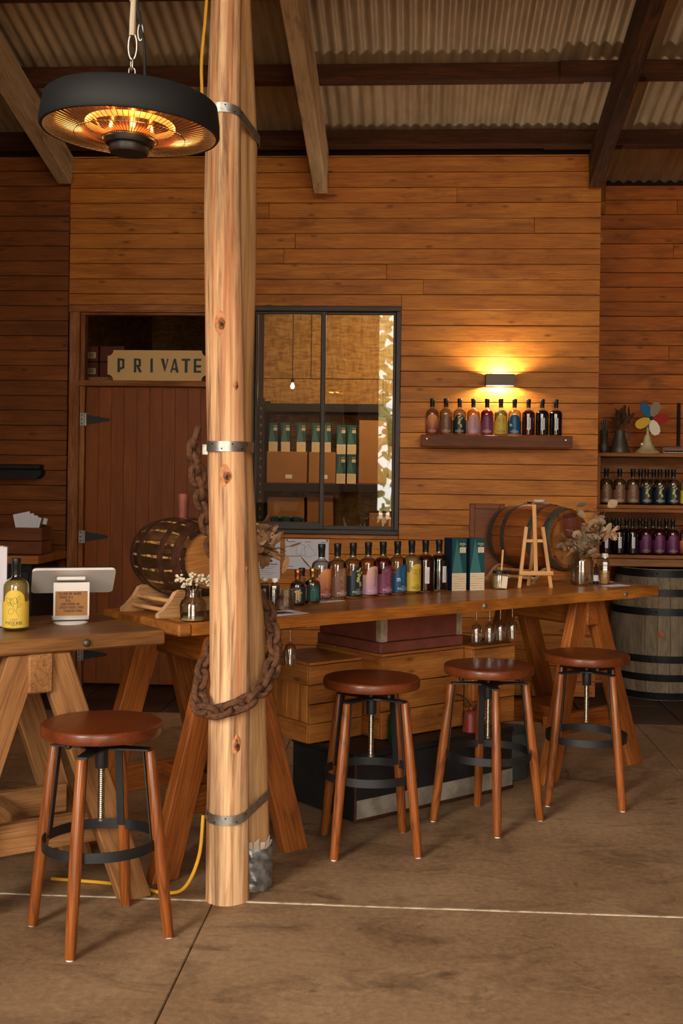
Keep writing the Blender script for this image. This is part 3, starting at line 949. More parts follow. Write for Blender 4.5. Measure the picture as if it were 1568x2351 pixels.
lay_chain(chain, [(-.772, 4.12, 1.665), (-.785, 4.11, 1.60), (-.775, 4.13, 1.53), (-.764, 4.15, 1.447), (-.752, 4.18, 1.38), (-.735, 4.21, 1.28), (-.706, 4.228, 1.16), (-.700, 4.228, 1.02), (-.706, 4.22, .92), (-.742, 4.142, .823), (-.745, 4.09, .77), (-.742, 4.046, .71),
                   (-.712, 4.030, .680), (-.655, 4.030, .689), (-.594, 4.035, .708), (-.548, 4.075, .735), (-.515, 4.14, .775), (-.497, 4.19, .83), (-.500, 4.235, .895), (-.520, 4.285, .965), (-.548, 4.33, 1.04), (-.585, 4.345, 1.10)],
          clm, MAT['rust'], .047)

# ------------------------------------------------------------ hanging heater
HX, HY, HZ = -.812, 3.25, 2.468
HM = T(HX, HY, HZ) @ RY(rad(2.2))
heat = thing('pendant_heater', 'round black hanging patio heater with glowing orange ring and wire guard', 'heater', HM)
R = .248
part('drum', MB().lathe([(R, .0), (R + .004, .006), (R + .002, .04), (R - .006, .085), (R - .018, .094), (R - .03, .096), (R - .03, .090), (R - .012, .08), (R - .007, .02), (R - .007, 0), (R, 0)], 72, cap0=False, cap1=False), MAT['blackm'], heat, HM, angle=50)
part('top_plate', MB().lathe([(R - .025, .088), (.12, .094), (.085, .096), (.082, .118), (.07, .126), (0.001, .128)], 48, cap0=False, cap1=False), MAT['blackm'], heat, HM)
part('reflector', MB().lathe([(.19, .060), (.14, .072), (.09, .074), (.062, .06), (.066, .03), (.072, -.012)], 48, cap0=False, cap1=False), MAT['reflector'], heat, HM)
ringp = [(.118 * cos(2 * pi * k / 48), .118 * sin(2 * pi * k / 48), .022) for k in range(48)]
part('heating_element', MB().tube(ringp, .0085, 10, closed=True), MAT['hot'], heat, HM)
for k in range(4):
    a = pi / 4 + k * pi / 2
    part('element_bracket', MB().tube([(.118 * cos(a), .118 * sin(a), .022), (.095 * cos(a), .095 * sin(a), -.005)], .003, 6), MAT['hot'], heat, HM)
gd = MB()
for k in range(84):
    a = 2 * pi * k / 84
    gd.tube([(.076 * cos(a), .076 * sin(a), -.018), (.16 * cos(a), .16 * sin(a), -.010), ((R - .006) * cos(a), (R - .006) * sin(a), .004)], .0011, 4)
for rr, z in ((.155, -.0105), (.078, -.018)):
    gd.tube([(rr * cos(2 * pi * k / 60), rr * sin(2 * pi * k / 60), z) for k in range(60)], .0014, 5, closed=True)
g_ = part('wire_guard', gd, plain('dark_chromed_wire', (150, 138, 116), .3, 1.0), heat, HM)
g_['kind'] = 'stuff'
part('hub', MB().lathe([(.001, -.058), (.052, -.058), (.056, -.052), (.056, -.036), (.066, -.034), (.071, -.026), (.071, -.012), (.066, -.008), (.001, -.008)], 40, cap0=False, cap1=False), MAT['black'], heat, HM)
rp = HM @ Vector((0, 0, .12))
lkm = link_mesh(.036, .018, .0026); lkm.materials.append(MAT['steel'])
top_attach = Vector((-.805, 3.25, roof_z(3.25) - .1))
for k in range(3):
    link('chain_link', lkm, MAT['steel'], heat, T(rp.x - .001 * k, rp.y, rp.z + .022 + k * .026) @ RZ(k * pi / 2 + .5) @ RY(pi / 2))
cb = MB().tube([(rp.x + .012 * cos(2 * pi * k / 20), rp.y, rp.z + .125 + .038 * sin(2 * pi * k / 20)) for k in range(20)], .0028, 6, closed=True)
part('carabiner', cb, MAT['steel'], heat, T())
cb = MB().tube([(rp.x + .022 + .007 * cos(2 * pi * k / 20), rp.y, rp.z + .165 + .024 * sin(2 * pi * k / 20)) for k in range(20)], .0024, 6, closed=True)
part('spare_link', cb, MAT['steel'], heat, T())
rope = [(rp.x - .002, rp.y, rp.z + .155), (rp.x - .001, rp.y, rp.z + .20), (rp.x + .001, rp.y, rp.z + .26), (rp.x + .003, rp.y, rp.z + .32), (rp.x + .003, rp.y, rp.z + .45), (rp.x + .002, rp.y, top_attach.z)]
part('rope', MB().tube(rope, [.009, .009, .008, .004, .0035, .0035], 8), MAT['rope'], heat, T())
part('rope_knot', MB().lathe([(.004, -.025), (.011, -.015), (.013, 0), (.011, .015), (.004, .028)], 12), MAT['rope'], heat, T(rp.x, rp.y, rp.z + .27))
cab = smooth_path([(rp.x + .035, rp.y + .01, rp.z + .0), (rp.x + .033, rp.y, rp.z + .12), (rp.x + .018, rp.y, rp.z + .22), (rp.x + .012, rp.y, rp.z + .4), (rp.x + .015, rp.y, top_attach.z)], 6)
part('power_cable', MB().tube(cab, .0042, 8), MAT['blackm'], heat, T())
for k in range(4):
    hl = bpy.data.lights.new('heater_glow', 'POINT'); hl.energy = 1.6; hl.color = (1, .38, .10); hl.shadow_soft_size = .03
    hlo = bpy.data.objects.new('heater_glow', hl); COL.objects.link(hlo); hlo.parent = heat
    hlo.matrix_basis = T(.15 * cos(k * pi / 2 + .4), .15 * sin(k * pi / 2 + .4), .03)

# ------------------------------------------------------------ yellow cable
yc = smooth_path([(-.732, 4.11, .30), (-.742, 4.09, .16), (-.79, 4.09, .05), (-.87, 4.14, .0085), (-1.0, 4.195, .0085), (-1.14, 4.225, .0085), (-1.32, 4.245, .0085)], 10)
o = part('extension_cable', MB().tube(yc, .0065, 8), MAT['yellowcord']); tag(o, 'yellow cable curving from the pole base across the floor behind the stool', 'cable')
yc = smooth_path([(-.768, 4.11, 2.70), (-.768, 4.11, 2.84), (-.772, 4.11, 2.98), (-.760, 4.11, 3.14), (-.752, 4.11, 3.3), (-.750, 4.11, 3.6), (-.748, 4.12, 4.33)], 8)
o = part('extension_cable', MB().tube(yc, .006, 8), MAT['yellowcord']); tag(o, 'yellow cable running up the left edge of the front timber pole near the roof', 'cable')

# ------------------------------------------------------------ bar stools
def make_stool():
    t = thing('bar_stool', 'stool', 'stool')
    st = part('seat', MB().lathe([(.001, .652), (.190, .652), (.1955, .654), (.198, .659), (.1985, .668), (.1985, .680), (.197, .687), (.193, .691), (.187, .692), (.001, .692)], 56, cap0=False, cap1=False), MAT['seat'], t, T())
    part('seat_plate', MB().lathe([(.001, .644), (.15, .644), (.165, .652), (.001, .652)], 24, cap0=False, cap1=False), MAT['black'], t, T())
    part('lever', MB().tube([(-.13, -.05, .636), (.13, -.06, .636)], .004, 6), MAT['black'], t, T())
    for s in (-1, 1):
        part('lever_knob', MB().lathe([(.001, -.011), (.009, -.007), (.011, 0), (.009, .007), (.001, .011)], 12, cap0=False, cap1=False), MAT['black'], t, T(.13 * s, -.055 - .005 * s, .636))
    part('hub_collar', MB().lathe([(.016, .612), (.016, .642), (.022, .644)], 16), MAT['black'], t, T())
    # four-armed spider plate with concave sides
    poly = []
    for k in range(4):
        a = k * pi / 2
        poly += [(.166 * cos(a) + .018 * sin(a), .166 * sin(a) - .018 * cos(a)), (.166 * cos(a) - .018 * sin(a), .166 * sin(a) + .018 * cos(a)),
                 (.105 * cos(a) - .022 * sin(a), .105 * sin(a) + .022 * cos(a)), (.070 * cos(a + .38), .070 * sin(a + .38)),
                 (.056 * cos(a + pi / 4), .056 * sin(a + pi / 4)), (.070 * cos(a + pi / 2 - .38), .070 * sin(a + pi / 2 - .38)),
                 (.105 * cos(a + pi / 2) + .022 * sin(a + pi / 2), .105 * sin(a + pi / 2) - .022 * cos(a + pi / 2))]
    part('spider_plate', MB().prism(poly, .606, .612), MAT['black'], t, T(), smooth=False)
    part('screw_socket', MB().lathe([(.019, .540), (.021, .545), (.021, .606)], 20), MAT['black'], t, T())
    sp = []
    nt_ = 26
    for i in range(nt_ * 2 + 1):
        sp.append((.0125 if i % 2 else .0095, .372 + .17 * i / (nt_ * 2)))
    part('screw', MB().lathe([(.013, .366), (.013, .372)] + sp, 16), MAT['steel'], t, T(), angle=20)
    for k in range(4):
        a = k * pi / 2
        p0 = Vector((.166 * cos(a), .166 * sin(a), .606)); p1 = Vector((.238 * cos(a), .238 * sin(a), .0))
        d = (p1 - p0); L = d.length
        M = T(*p1) @ (-d).to_track_quat('Z', 'Y').to_matrix().to_4x4()
        lg = part('leg', MB().lathe([(.0165, .004), (.0175, .008), (.0205, L * .45), (.0205, L * .6), (.0165, L - .004), (.014, L)], 20), MAT['stool'], t, M)
        part('foot_pad', MB().lathe([(.012, 0), (.012, .005)], 12), MAT['white'], lg, T(p1.x, p1.y, 0))
        # steel strap on the inside face of the leg, down to the foot ring
        q0 = p0 + Vector((-cos(a) * .019, -sin(a) * .019, .002)); u = .505
        q1 = p0 + d * u + Vector((-cos(a) * .023, -sin(a) * .023, 0))
        part('leg_strap', MB().cbox((q1 - q0).length, .026, .005, .001), MAT['black'], t, frame_x(q0, q1, (cos(a), sin(a), 0))[0], smooth=False)
    part('foot_ring', MB().lathe([(.187, .285), (.190, .285), (.190, .318), (.187, .318), (.187, .285)], 64, cap0=False, cap1=False), MAT['black'], t, T(), angle=30)
    return t
stool0 = make_stool()
for i, (x, y, a, lab) in enumerate(((-1.015, 3.79, -97, 'nearest round-seated adjustable bar stool, standing in front of the left table'),
                                   (-.162, 4.78, -34, 'adjustable bar stool just right of the timber poles, in front of the wooden crates'),
                                   (.340, 5.18, 7, 'adjustable bar stool in front of the red oil can, third from the left'),
                                   (.828, 5.585, -54, 'farthest adjustable bar stool, before the right trestle and big grey barrel'))):
    o = stool0 if i == 0 else copy_tree(stool0)
    o.matrix_basis = T(x, y, 0) @ RZ(rad(a))
    o['label'] = lab; o['group'] = 'round adjustable bar stools'

# ------------------------------------------------------------ bar tops and trestles
counter = thing('bar_counter', 'long thick timber counter slab carrying the row of bottles, on trestles', 'counter', T(*B(0, 0, TOP - .05)) @ RZ(BROT))
CM = T(*B(0, 0, 0)) @ RZ(BROT)
def counter_plank(s0, s1, t0, t1, prof=None):
    L, w = s1 - s0, t1 - t0
    M = CM @ T((s0 + s1) / 2, (t0 + t1) / 2, TOP - .025)
    part('plank', MB().cbox(L, w - .003, .05, .005), MAT['counter'], counter, M, smooth=False)
def slab(s0, s1, pts_front, t1, name):
    """front plank with a slightly uneven sawn front edge"""
    n = len(pts_front)
    poly = [(s0 + (s1 - s0) * k / (n - 1), pts_front[k]) for k in range(n)] + [(s1 + .0, t1), (s0, t1)]
    cx = (s0 + s1) / 2; cy = t1 / 2
    part(name, MB().prism([(x - cx, y - cy) for x, y in poly], -.025, .025), MAT['counter'], counter, CM @ T(cx, cy, TOP - .025), smooth=False)
random.seed(2)
slab(.06, 2.96, [.02, 0, -.004, -.002, 0, .003, .002, -.002, .0, .004, .002, .0, .012], .30, 'plank')
counter_plank(0.0, 2.98, .30, .615)
counter_plank(.95, 2.95, .615, .98)
part('end_block', MB().cbox(.06, .30, .048, .008), MAT['crate'], counter, CM @ T(.029, .165, TOP - .026), smooth=False)
for s in (1.62, 2.66):
    part('bolt', MB().lathe([(.013, 0), (.013, .004), (.008, .008), (.001, .009)], 16, cap1=False), MAT['galv'], counter, CM @ T(s, .0, TOP - .026) @ RX(pi / 2))
ltab = thing('plank_table', 'thick timber table in the left foreground holding the till and yellow-labelled bottle', 'table', T(*Lp(0, 0, TOP - .052)) @ RZ(LROT))
LM = T(*Lp(0, 0, 0)) @ RZ(LROT)
for (t0, t1, e) in ((0, .32, 0), (.32, .63, -.012)):
    part('plank', MB().cbox(1.5, t1 - t0 - .003, .052, .006), MAT['table'], ltab, LM @ T(-.75 + e, (t0 + t1) / 2, TOP - .026), smooth=False)
part('bolt', MB().lathe([(.0145, 0), (.0145, .003), (.012, .009), (.006, .013), (.001, .0135)], 18, cap1=False), MAT['zinc'], ltab, LM @ T(-.30, .002, TOP - .027) @ RX(pi / 2))

def trestle(label, BM, s, t0, t1, ht, mat, spread=(.30, .30), leg=(.11, .055), apex=.05, low=True):
    """saw horse: beam across the table, splayed plank legs at both ends"""
    o = thing('trestle', label, 'trestle', BM @ T(s, (t0 + t1) / 2, 0), 'timber trestles under the bar')
    def P(a, b, c): return BM @ Vector((a, b, c))
    beam('top_beam', P(s, t0 - .045, ht - .068), P(s, t1 + .04, ht - .068), .085, .132, MAT[mat], o, c=.006)
    e2 = (BM.to_3x3() @ Vector((0, 1, 0)))
    for t, lean in ((t0, -1), (t1, 1)):
        for sg, sp in ((-1, spread[0]), (1, spread[1])):
            f = P(s + sg * sp, t + lean * .02, .0); q = P(s + sg * apex, t, ht - .004)
            d = (f - q)
            L = d.length
            M, _ = frame_x(q, f, tuple(e2))
            # trim the ends level with floor and table
            mb = MB().cbox(L, leg[0], leg[1], .004)
            ax = (M.to_3x3() @ Vector((1, 0, 0))); ay = (M.to_3x3() @ Vector((0, 1, 0)))
            k = -ay.z / ax.z
            mb.v = [(x + y * k, y, z) for (x, y, z) in mb.v]
            part('leg', mb, MAT[mat], o, M, smooth=False)
    if low:
        zz = .26
        for t in (t0 + .05, t1 - .05):
            k = .70
            beam('stretcher', P(s - spread[0] * k - .03, t, zz), P(s + spread[1] * k + .03, t, zz), .04, .105, MAT[mat], o)
        beam('rail', P(s, t0 + .06, zz), P(s, t1 - .06, zz), .05, .09, MAT[mat], o)
    return o
trestle('fir trestle under the left end of the long counter, splayed legs behind the poles', CM, .25, .035, .56, .90, 'trestle_r', (.31, .30))
trestle('orange fir trestle under the far right end of the long counter', CM, 2.49, .115, .60, .90, 'trestle_r', (.31, .375))
trestle('weathered fir trestle under the left table behind the nearest stool', LM, -.46, .045, .55, .898, 'trestle', (.36, .36), low=True)

# ------------------------------------------------------------ stroke lettering
GL = {
 'A': [[(0, 0), (.3, 1), (.6, 0)], [(.11, .36), (.49, .36)]],
 'B': [[(0, 0), (0, 1), (.38, 1), (.5, .88), (.5, .64), (.38, .53), (0, .53)], [(.38, .53), (.55, .4), (.55, .14), (.42, 0), (0, 0)]],
 'C': [[(.58, .82), (.44, 1), (.18, 1), (0, .8), (0, .2), (.18, 0), (.44, 0), (.58, .18)]],
 'D': [[(0, 0), (0, 1), (.34, 1), (.58, .78), (.58, .22), (.34, 0), (0, 0)]],
 'E': [[(.52, 1), (0, 1), (0, 0), (.52, 0)], [(0, .52), (.42, .52)]],
 'G': [[(.58, .82), (.44, 1), (.18, 1), (0, .8), (0, .2), (.18, 0), (.44, 0), (.58, .18), (.58, .45), (.36, .45)]],
 'H': [[(0, 0), (0, 1)], [(.56, 0), (.56, 1)], [(0, .52), (.56, .52)]],
 'I': [[(.1, 0), (.1, 1)]],
 'L': [[(0, 1), (0, 0), (.48, 0)]],
 'M': [[(0, 0), (.04, 1), (.36, .25), (.68, 1), (.72, 0)]],
 'N': [[(0, 0), (0, 1), (.56, 0), (.56, 1)]],
 'O': [[(.2, 0), (0, .22), (0, .78), (.2, 1), (.42, 1), (.62, .78), (.62, .22), (.42, 0), (.2, 0)]],
 'P': [[(0, 0), (0, 1), (.4, 1), (.54, .86), (.54, .6), (.4, .46), (0, .46)]],
 'R': [[(0, 0), (0, 1), (.4, 1), (.52, .87), (.52, .62), (.4, .5), (0, .5)], [(.28, .5), (.56, 0)]],
 'S': [[(.52, .84), (.4, 1), (.14, 1), (.02, .86), (.02, .64), (.14, .53), (.4, .47), (.52, .36), (.52, .14), (.4, 0), (.14, 0), (0, .16)]],
 'T': [[(0, 1), (.6, 1)], [(.3, 1), (.3, 0)]],
 'U': [[(0, 1), (0, .2), (.16, 0), (.42, 0), (.58, .2), (.58, 1)]],
 'V': [[(0, 1), (.3, 0), (.6, 1)]],
 'W': [[(0, 1), (.2, 0), (.4, .75), (.6, 0), (.8, 1)]],
 'X': [[(0, 1), (.58, 0)], [(0, 0), (.58, 1)]],
 'Y': [[(0, 1), (.3, .5), (.6, 1)], [(.3, .5), (.3, 0)]],
 'K': [[(0, 0), (0, 1)], [(.54, 1), (0, .45)], [(.16, .6), (.56, 0)]],
 'm': [[(0, 0), (0, .8)], [(0, .6), (.16, .8), (.3, .8), (.4, .64), (.4, 0)], [(.4, .6), (.56, .8), (.7, .8), (.8, .64), (.8, 0)]],
 '1': [[(.02, .8), (.2, 1), (.2, 0)]],
 '9': [[(.5, .6), (.34, .45), (.12, .45), (0, .6), (0, .85), (.14, 1), (.36, 1), (.5, .85), (.5, .4), (.3, 0)]],
 '.': [[(.04, 0), (.04, .16)]],
 '/': [[(0, -.05), (.4, 1.05)]],
 '%': [[(.06, 0), (.54, 1)], [(.02, .72), (.16, .72), (.16, .98), (.02, .98), (.02, .72)], [(.44, .02), (.58, .02), (.58, .28), (.44, .28), (.44, .02)]],
}
def adv(c): return {'I': .3, '1': .34, '.': .2, 'M': .86, 'W': .92, ' ': .38, 'm': .95, '/': .5}.get(c, .72)
def text_w(s, h, sp=1.0): return sum(adv(c) for c in s) * h * sp
def strokes(s, h, sp=1.0, serif=False):
    """list of polylines with the text centred on x=0, base line y=0"""
    out = []
    x = -text_w(s, h, sp) / 2
    for c in s:
        for pl in GL.get(c, []):
            out.append([(x + p[0] * h, p[1] * h) for p in pl])
            if serif and len(pl) < 7:
                for p in (pl[0], pl[-1]):
                    if p[1] < .02 or p[1] > .98:
                        out.append([(x + (p[0] - .09) * h, p[1] * h), (x + (p[0] + .09) * h, p[1] * h)])
        x += adv(c) * h * sp
    return out
def flat_strokes(mb, pls, w, fmap):
    """each stroke segment becomes a thin quad; fmap turns (x,y) into 3-D"""
    for pl in pls:
        for (a, b) in zip(pl, pl[1:]):
            dx, dy = b[0] - a[0], b[1] - a[1]
            L = sqrt(dx * dx + dy * dy) or 1e-9
            ux, uy = dx / L, dy / L
            e = w * .45
            a2 = (a[0] - ux * e, a[1] - uy * e); b2 = (b[0] + ux * e, b[1] + uy * e)
            nx, ny = -uy * w / 2, ux * w / 2
            k = max(1, int(L / .012))
            for i in range(k):
                p = [a2[0] + (b2[0] - a2[0]) * i / k, a2[1] + (b2[1] - a2[1]) * i / k]
                q = [a2[0] + (b2[0] - a2[0]) * (i + 1) / k, a2[1] + (b2[1] - a2[1]) * (i + 1) / k]
                mb.add([fmap(p[0] - nx, p[1] - ny), fmap(q[0] - nx, q[1] - ny), fmap(q[0] + nx, q[1] + ny), fmap(p[0] + nx, p[1] + ny)], [(0, 1, 2, 3)])
    return mb
def on_plane(y): return lambda x, z: (x, y, z)          # facing -Y
def on_cyl(r): return lambda x, z: (r * sin(x / r), -r * cos(x / r), z)   # x is arc length, 0 faces -Y

# ------------------------------------------------------------ bottles
BR = .0455
def body_prof(r=BR):
    return [(.001, .002), (r - .006, .001), (r - .001, .005), (r, .012), (r, .150), (r - .002, .163), (r - .008, .173), (r - .018, .180), (.0165, .186), (.0145, .191), (.0145, .202)]
GLASS_ME = MB().lathe(body_prof(), 32, cap0=False, cap1=False).mesh('glass', True, 50); GLASS_ME.materials.append(MAT['glass'])
CAP_ME = MB().lathe([(.0152, .196), (.0152, .227), (.0166, .229), (.0170, .246), (.0170, .253), (.0155, .255), (.001, .255)], 24, cap1=False).mesh('stopper', True, 40); CAP_ME.materials.append(MAT['cap'])
def liquid_me(mat, top=.178):
    r = BR - .0035
    prof = [(.001, .008), (r - .004, .008), (r, .014)]
    for (pr, z) in ((r, .150), (r - .002, .162), (r - .008, .171), (r - .017, .177), (.013, .186)):
        if z <= top: prof.append((pr, z))
    prof.append((.001, prof[-1][1]))
    me = MB().lathe(prof, 28, cap0=False, cap1=False).mesh('liquid', True, 50); me.materials.append(mat); return me
LIQ = {
 'clear': liquid_me(thin_glass('clear_spirit', (236, 230, 222), .4)),
 'amber': liquid_me(thin_glass('amber_spirit', (238, 204, 150), .6)),
 'ruby': liquid_me(thin_glass('ruby_liqueur', (165, 30, 46), .6, body=.1)),
 'lemon': liquid_me(thin_glass('cloudy_lemon', (196, 172, 104), .6, body=.55)),
 'rust': liquid_me(thin_glass('red_amber_spirit', (138, 52, 18), .6, body=.12)),
 'dark': liquid_me(plain('dark_liqueur', (16, 12, 14), .12)),
}
def label_mesh(arc_half=.040, rect_half=.078, z0=.013, zs=.104, zt=.145, r=BR + .0006):
    mb = MB()
    fm = on_cyl(r)
    n = 44
    cols = []
    for k in range(n + 1):
        x = -rect_half + 2 * rect_half * k / n
        cols.append(x)
    vs = []; fs = []
    for x in cols:
        vs.append(fm(x, z0)); vs.append(fm(x, zs))
    for k in range(n): fs.append((2 * k, 2 * k + 2, 2 * k + 3, 2 * k + 1))
    mb.add(vs, fs)
    vs = []; fs = []
    m = 24
    for k in range(m + 1):
        x = -arc_half + 2 * arc_half * k / m
        u = abs(x) / arc_half
        top = zs + (zt - zs) * sqrt(max(0, 1 - u ** 2.2))
        vs.append(fm(x, zs)); vs.append(fm(x, max(top, zs + .0002)))
    for k in range(m): fs.append((2 * k, 2 * k + 2, 2 * k + 3, 2 * k + 1))
    mb.add(vs, fs)
    return mb.mesh('label', True, 80)
def grad_mat(name, c0, c1, z0=.02, z1=.13):
    m, nt, b = new_mat(name)
    tc = nt.nodes.new('ShaderNodeTexCoord'); sp = nt.nodes.new('ShaderNodeSeparateXYZ'); nt.links.new(tc.outputs['Object'], sp.inputs[0])
    mr = nt.nodes.new('ShaderNodeMapRange'); mr.inputs[1].default_value = z0; mr.inputs[2].default_value = z1
    nt.links.new(sp.outputs[2], mr.inputs[0])
    nt.links.new(ramp(nt, mr.outputs[0], [(0, lin(c0)), (1, lin(c1))]), b.inputs['Base Color'])
    b.inputs['Roughness'].default_value = .55
    return m
def leaf_loop(x, z, L, w, a):
    out = []
    for k in range(9):
        t = k / 8
        if t <= .5: u, v = t * 2, 1
        else: u, v = (1 - t) * 2, -1
        px, pz = u * L, v * w * sin(pi * u)
        out.append((x + px * cos(a) - pz * sin(a), z + px * sin(a) + pz * cos(a)))
    return out
def circle(x, z, r, n=8): return [(x + r * cos(2 * pi * k / n), z + r * sin(2 * pi * k / n)) for k in range(n + 1)]
def drawing(kind):
    random.seed(hash(kind) % 1000 if False else sum(map(ord, kind)))
    P = []
    stem = [(.000, .05), (.001, .075), (-.001, .10), (.001, .135)]
    if kind in ('sunset', 'taupe', 'plum', 'blue'):
        P.append(stem)
        for k in range(9):
            z = .052 + k * .0088; s = -1 if k % 2 else 1
            a = (pi / 2 - s * (.55 + .2 * random.random()))
            L = .021 - abs(k - 3) * .0014
            P.append(leaf_loop(0, z, L, .004, a))
        if kind == 'taupe':
            P += [circle(.006, .118, .006), circle(-.012, .10, .005), circle(.0, .135, .005)]
        if kind == 'plum':
            P += [circle(-.018, .118, .0035), circle(-.012, .126, .0035), circle(.014, .112, .0035)]
    elif kind == 'navy':
        P.append(stem)
        for k in range(16):
            x, z = random.uniform(-.015, .016), .058 + k * .0052
            P += [circle(x, z, .0035, 6), circle(x, z, .0016, 5), circle(x + .004, z + .002, .0026, 5)]
    elif kind == 'pink':
        P.append([(.002, .05), (.006, .07), (0, .09), (.01, .11), (.004, .135)])
        P.append([(.012, .05), (.010, .08), (.016, .10), (.012, .125)])
        P.append([(-.006, .12), (0, .128), (.006, .124), (.009, .11)])
        for k in range(6): P.append(leaf_loop(.004, .055 + k * .012, .01, .002, 1.2 if k % 2 else 2.0))
    else:
        P.append([(.016, .052), (.006, .07), (-.012, .098), (-.016, .118)])
        P.append([(.006, .07), (.012, .09), (.008, .118)])
        P += [leaf_loop(-.012, .098, .028, .006, 2.3), leaf_loop(-.004, .088, .03, .007, 1.8), leaf_loop(.010, .085, .02, .005, .7), leaf_loop(.010, .1, .026, .006, 1.3), leaf_loop(-.008, .095, .018, .005, 3.0)]
        P += [circle(-.012, .07, .010, 12), circle(.002, .108, .011, 12)]
    return P
SERIF_LINES = [('LOST', .0062, .0385, 1.5), ('PHOENIX', .0094, .0250, 1.42)]
KIND = {
 'sunset': (grad_mat('sunset_label', (128, 38, 54), (232, 150, 92)), (236, 184, 96), (240, 214, 180), 'clear'),
 'taupe': (plain('taupe_label', (124, 84, 64), .55), (206, 172, 128), (236, 214, 184), 'clear'),
 'navy': (plain('navy_label', (22, 38, 50), .5), (208, 196, 112), (236, 224, 190), 'clear'),
 'pink': (grad_mat('blush_label', (198, 144, 178), (226, 178, 158)), (98, 56, 52), (240, 206, 206), 'amber'),
 'plum': (grad_mat('plum_label', (140, 70, 108), (104, 48, 66)), (214, 130, 160), (244, 214, 222), 'ruby'),
 'blue': (plain('blue_label', (18, 78, 122), .5), (90, 170, 206), (224, 236, 240), 'clear'),
 'yellow': (plain('yellow_label', (228, 194, 72), .55), (120, 88, 30), (56, 40, 20), 'lemon'),
 'purple': (grad_mat('purple_label', (72, 22, 60), (108, 46, 92)), (160, 96, 150), (216, 170, 140), 'ruby'),
}
LABEL_GEO = label_mesh()
KM = {}
for k, (lm, dc, tc_, lq) in KIND.items():
    lme = LABEL_GEO.copy(); lme.materials.append(lm)
    dm = MB(); flat_strokes(dm, drawing('plum' if k == 'purple' else k), .0011 if k != 'navy' else .0022, on_cyl(BR + .0011))
    dme = dm.mesh('botanical_print', False); dme.materials.append(plain(k + '_print', dc, .5))
    tm = MB()
    for (s, h, z, sp) in SERIF_LINES:
        flat_strokes(tm, [[(x, y + z) for x, y in pl] for pl in strokes(s, h, sp, True)], h * .15, on_cyl(BR + .0012))
    flat_strokes(tm, [[(x, y + .0195) for x, y in pl] for pl in strokes('LIMONCELLO' if k == 'yellow' else 'DISTILLED GIN', .0026, 1.3)], .0005, on_cyl(BR + .0012))
    if k == 'blue':
        flat_strokes(tm, [[(x - .026, y + .066) for x, y in pl] for pl in strokes('m', .017)], .0028, on_cyl(BR + .0012))
    if k == 'yellow':
        for q in range(12):
            flat_strokes(tm, [[(-.066, .04 + q * .004), (-.0635 + .002 * (q % 3), .04 + q * .004)]], .0012, on_cyl(BR + .0012))
    tme = tm.mesh('lettering', False); tme.materials.append(plain(k + '_lettering', tc_, .5))
    KM[k] = (lme, dme, tme, lq)
sl = MB(); n = 10
for k in range(n):
    a, b = -.0115 + .023 * k / n, -.0115 + .023 * (k + 1) / n
    f = on_cyl(BR + .0006)
    sl.add([f(a, .045), f(b, .045), f(b, .125), f(a, .125)], [(0, 1, 2, 3)])
SMALL_LABEL = sl.mesh('small_label', True, 80); SMALL_LABEL.materials.append(MAT['paper'])
st = MB()
for k, (x, z0, z1) in enumerate(((-.006, .05, .098), (-.001, .055, .12), (.0025, .05, .11), (.006, .06, .118))):
    random.seed(k)
    z = z0
    while z < z1:
        L = random.uniform(.002, .007)
        flat_strokes(st, [[(x, z), (x, min(z + L, z1))]], .0011, on_cyl(BR + .0012)); z += L + .0025
SMALL_TEXT = st.mesh('lettering', False); SMALL_TEXT.materials.append(plain('grey_lettering', (92, 84, 80), .6))

def bottle(kind, loc, face, label, group):
    """face: yaw of the label, 0 looks towards -Y"""
    t = thing('bottle', label, 'bottle', T(*loc) @ RZ(face), group)
    link('glass', GLASS_ME, None, t)
    link('stopper', CAP_ME, None, t)
    if kind in KM:
        lme, dme, tme, lq = KM[kind]
        link('liquid', LIQ[lq], None, t)
        l = link('label', lme, None, t)
        link('botanical_print', dme, None, l); link('lettering', tme, None, l)
    else:
        link('liquid', LIQ[{'amberred': 'rust', 'black': 'dark'}[kind]], None, t)
        l = link('label', SMALL_LABEL, None, t)
        link('lettering', SMALL_TEXT, None, l)
    return t
FACE = math.atan2(.676, .737)      # looks out over the front edge of the counter
G = 'tall bottles in a row on the long counter'
ROW = ['sunset', 'taupe', 'navy', 'pink', 'plum', 'blue', 'yellow', 'amberred', 'black']
for kind, (x, y), lab in (
    ('sunset', (-.413, 5.276), 'bottle with orange-to-maroon label, nearest in the counter row'),
    ('taupe', (-.347, 5.386), 'bottle with plain taupe brown label in the counter row'),
    ('navy', (-.276, 5.481), 'bottle with dark navy label and pale yellow flowers in the counter row'),
    ('pink', (-.206, 5.578), 'amber bottle with blush pink and lilac label in the counter row'),
    ('plum', (-.138, 5.633), 'dark red bottle with mauve plum label in the counter row'),
    ('blue', (-.074, 5.689), 'clear bottle with bright blue label and letter m in the counter row'),
    ('yellow', (-.009, 5.740), 'cloudy bottle with yellow label in the counter row'),
    ('amberred', (.062, 5.783), 'red-amber bottle with narrow white label in the counter row'),
    ('black', (.130, 5.815), 'black bottle with narrow white label beside the teal gift boxes on the counter')):
    rot = FACE if kind not in ('amberred', 'black') else (FACE - .55 if kind == 'amberred' else FACE - .1)
    k_ = ROW.index(kind)
    bottle(kind, (-.413 + .543 * k_ / 8, 5.276 + .559 * k_ / 8, TOP), rot, lab, G)
bottle('yellow', (-1.405, 4.065, TOP), .22, 'large yellow-labelled bottle on the left table beside the till', 'bottles on the left table')

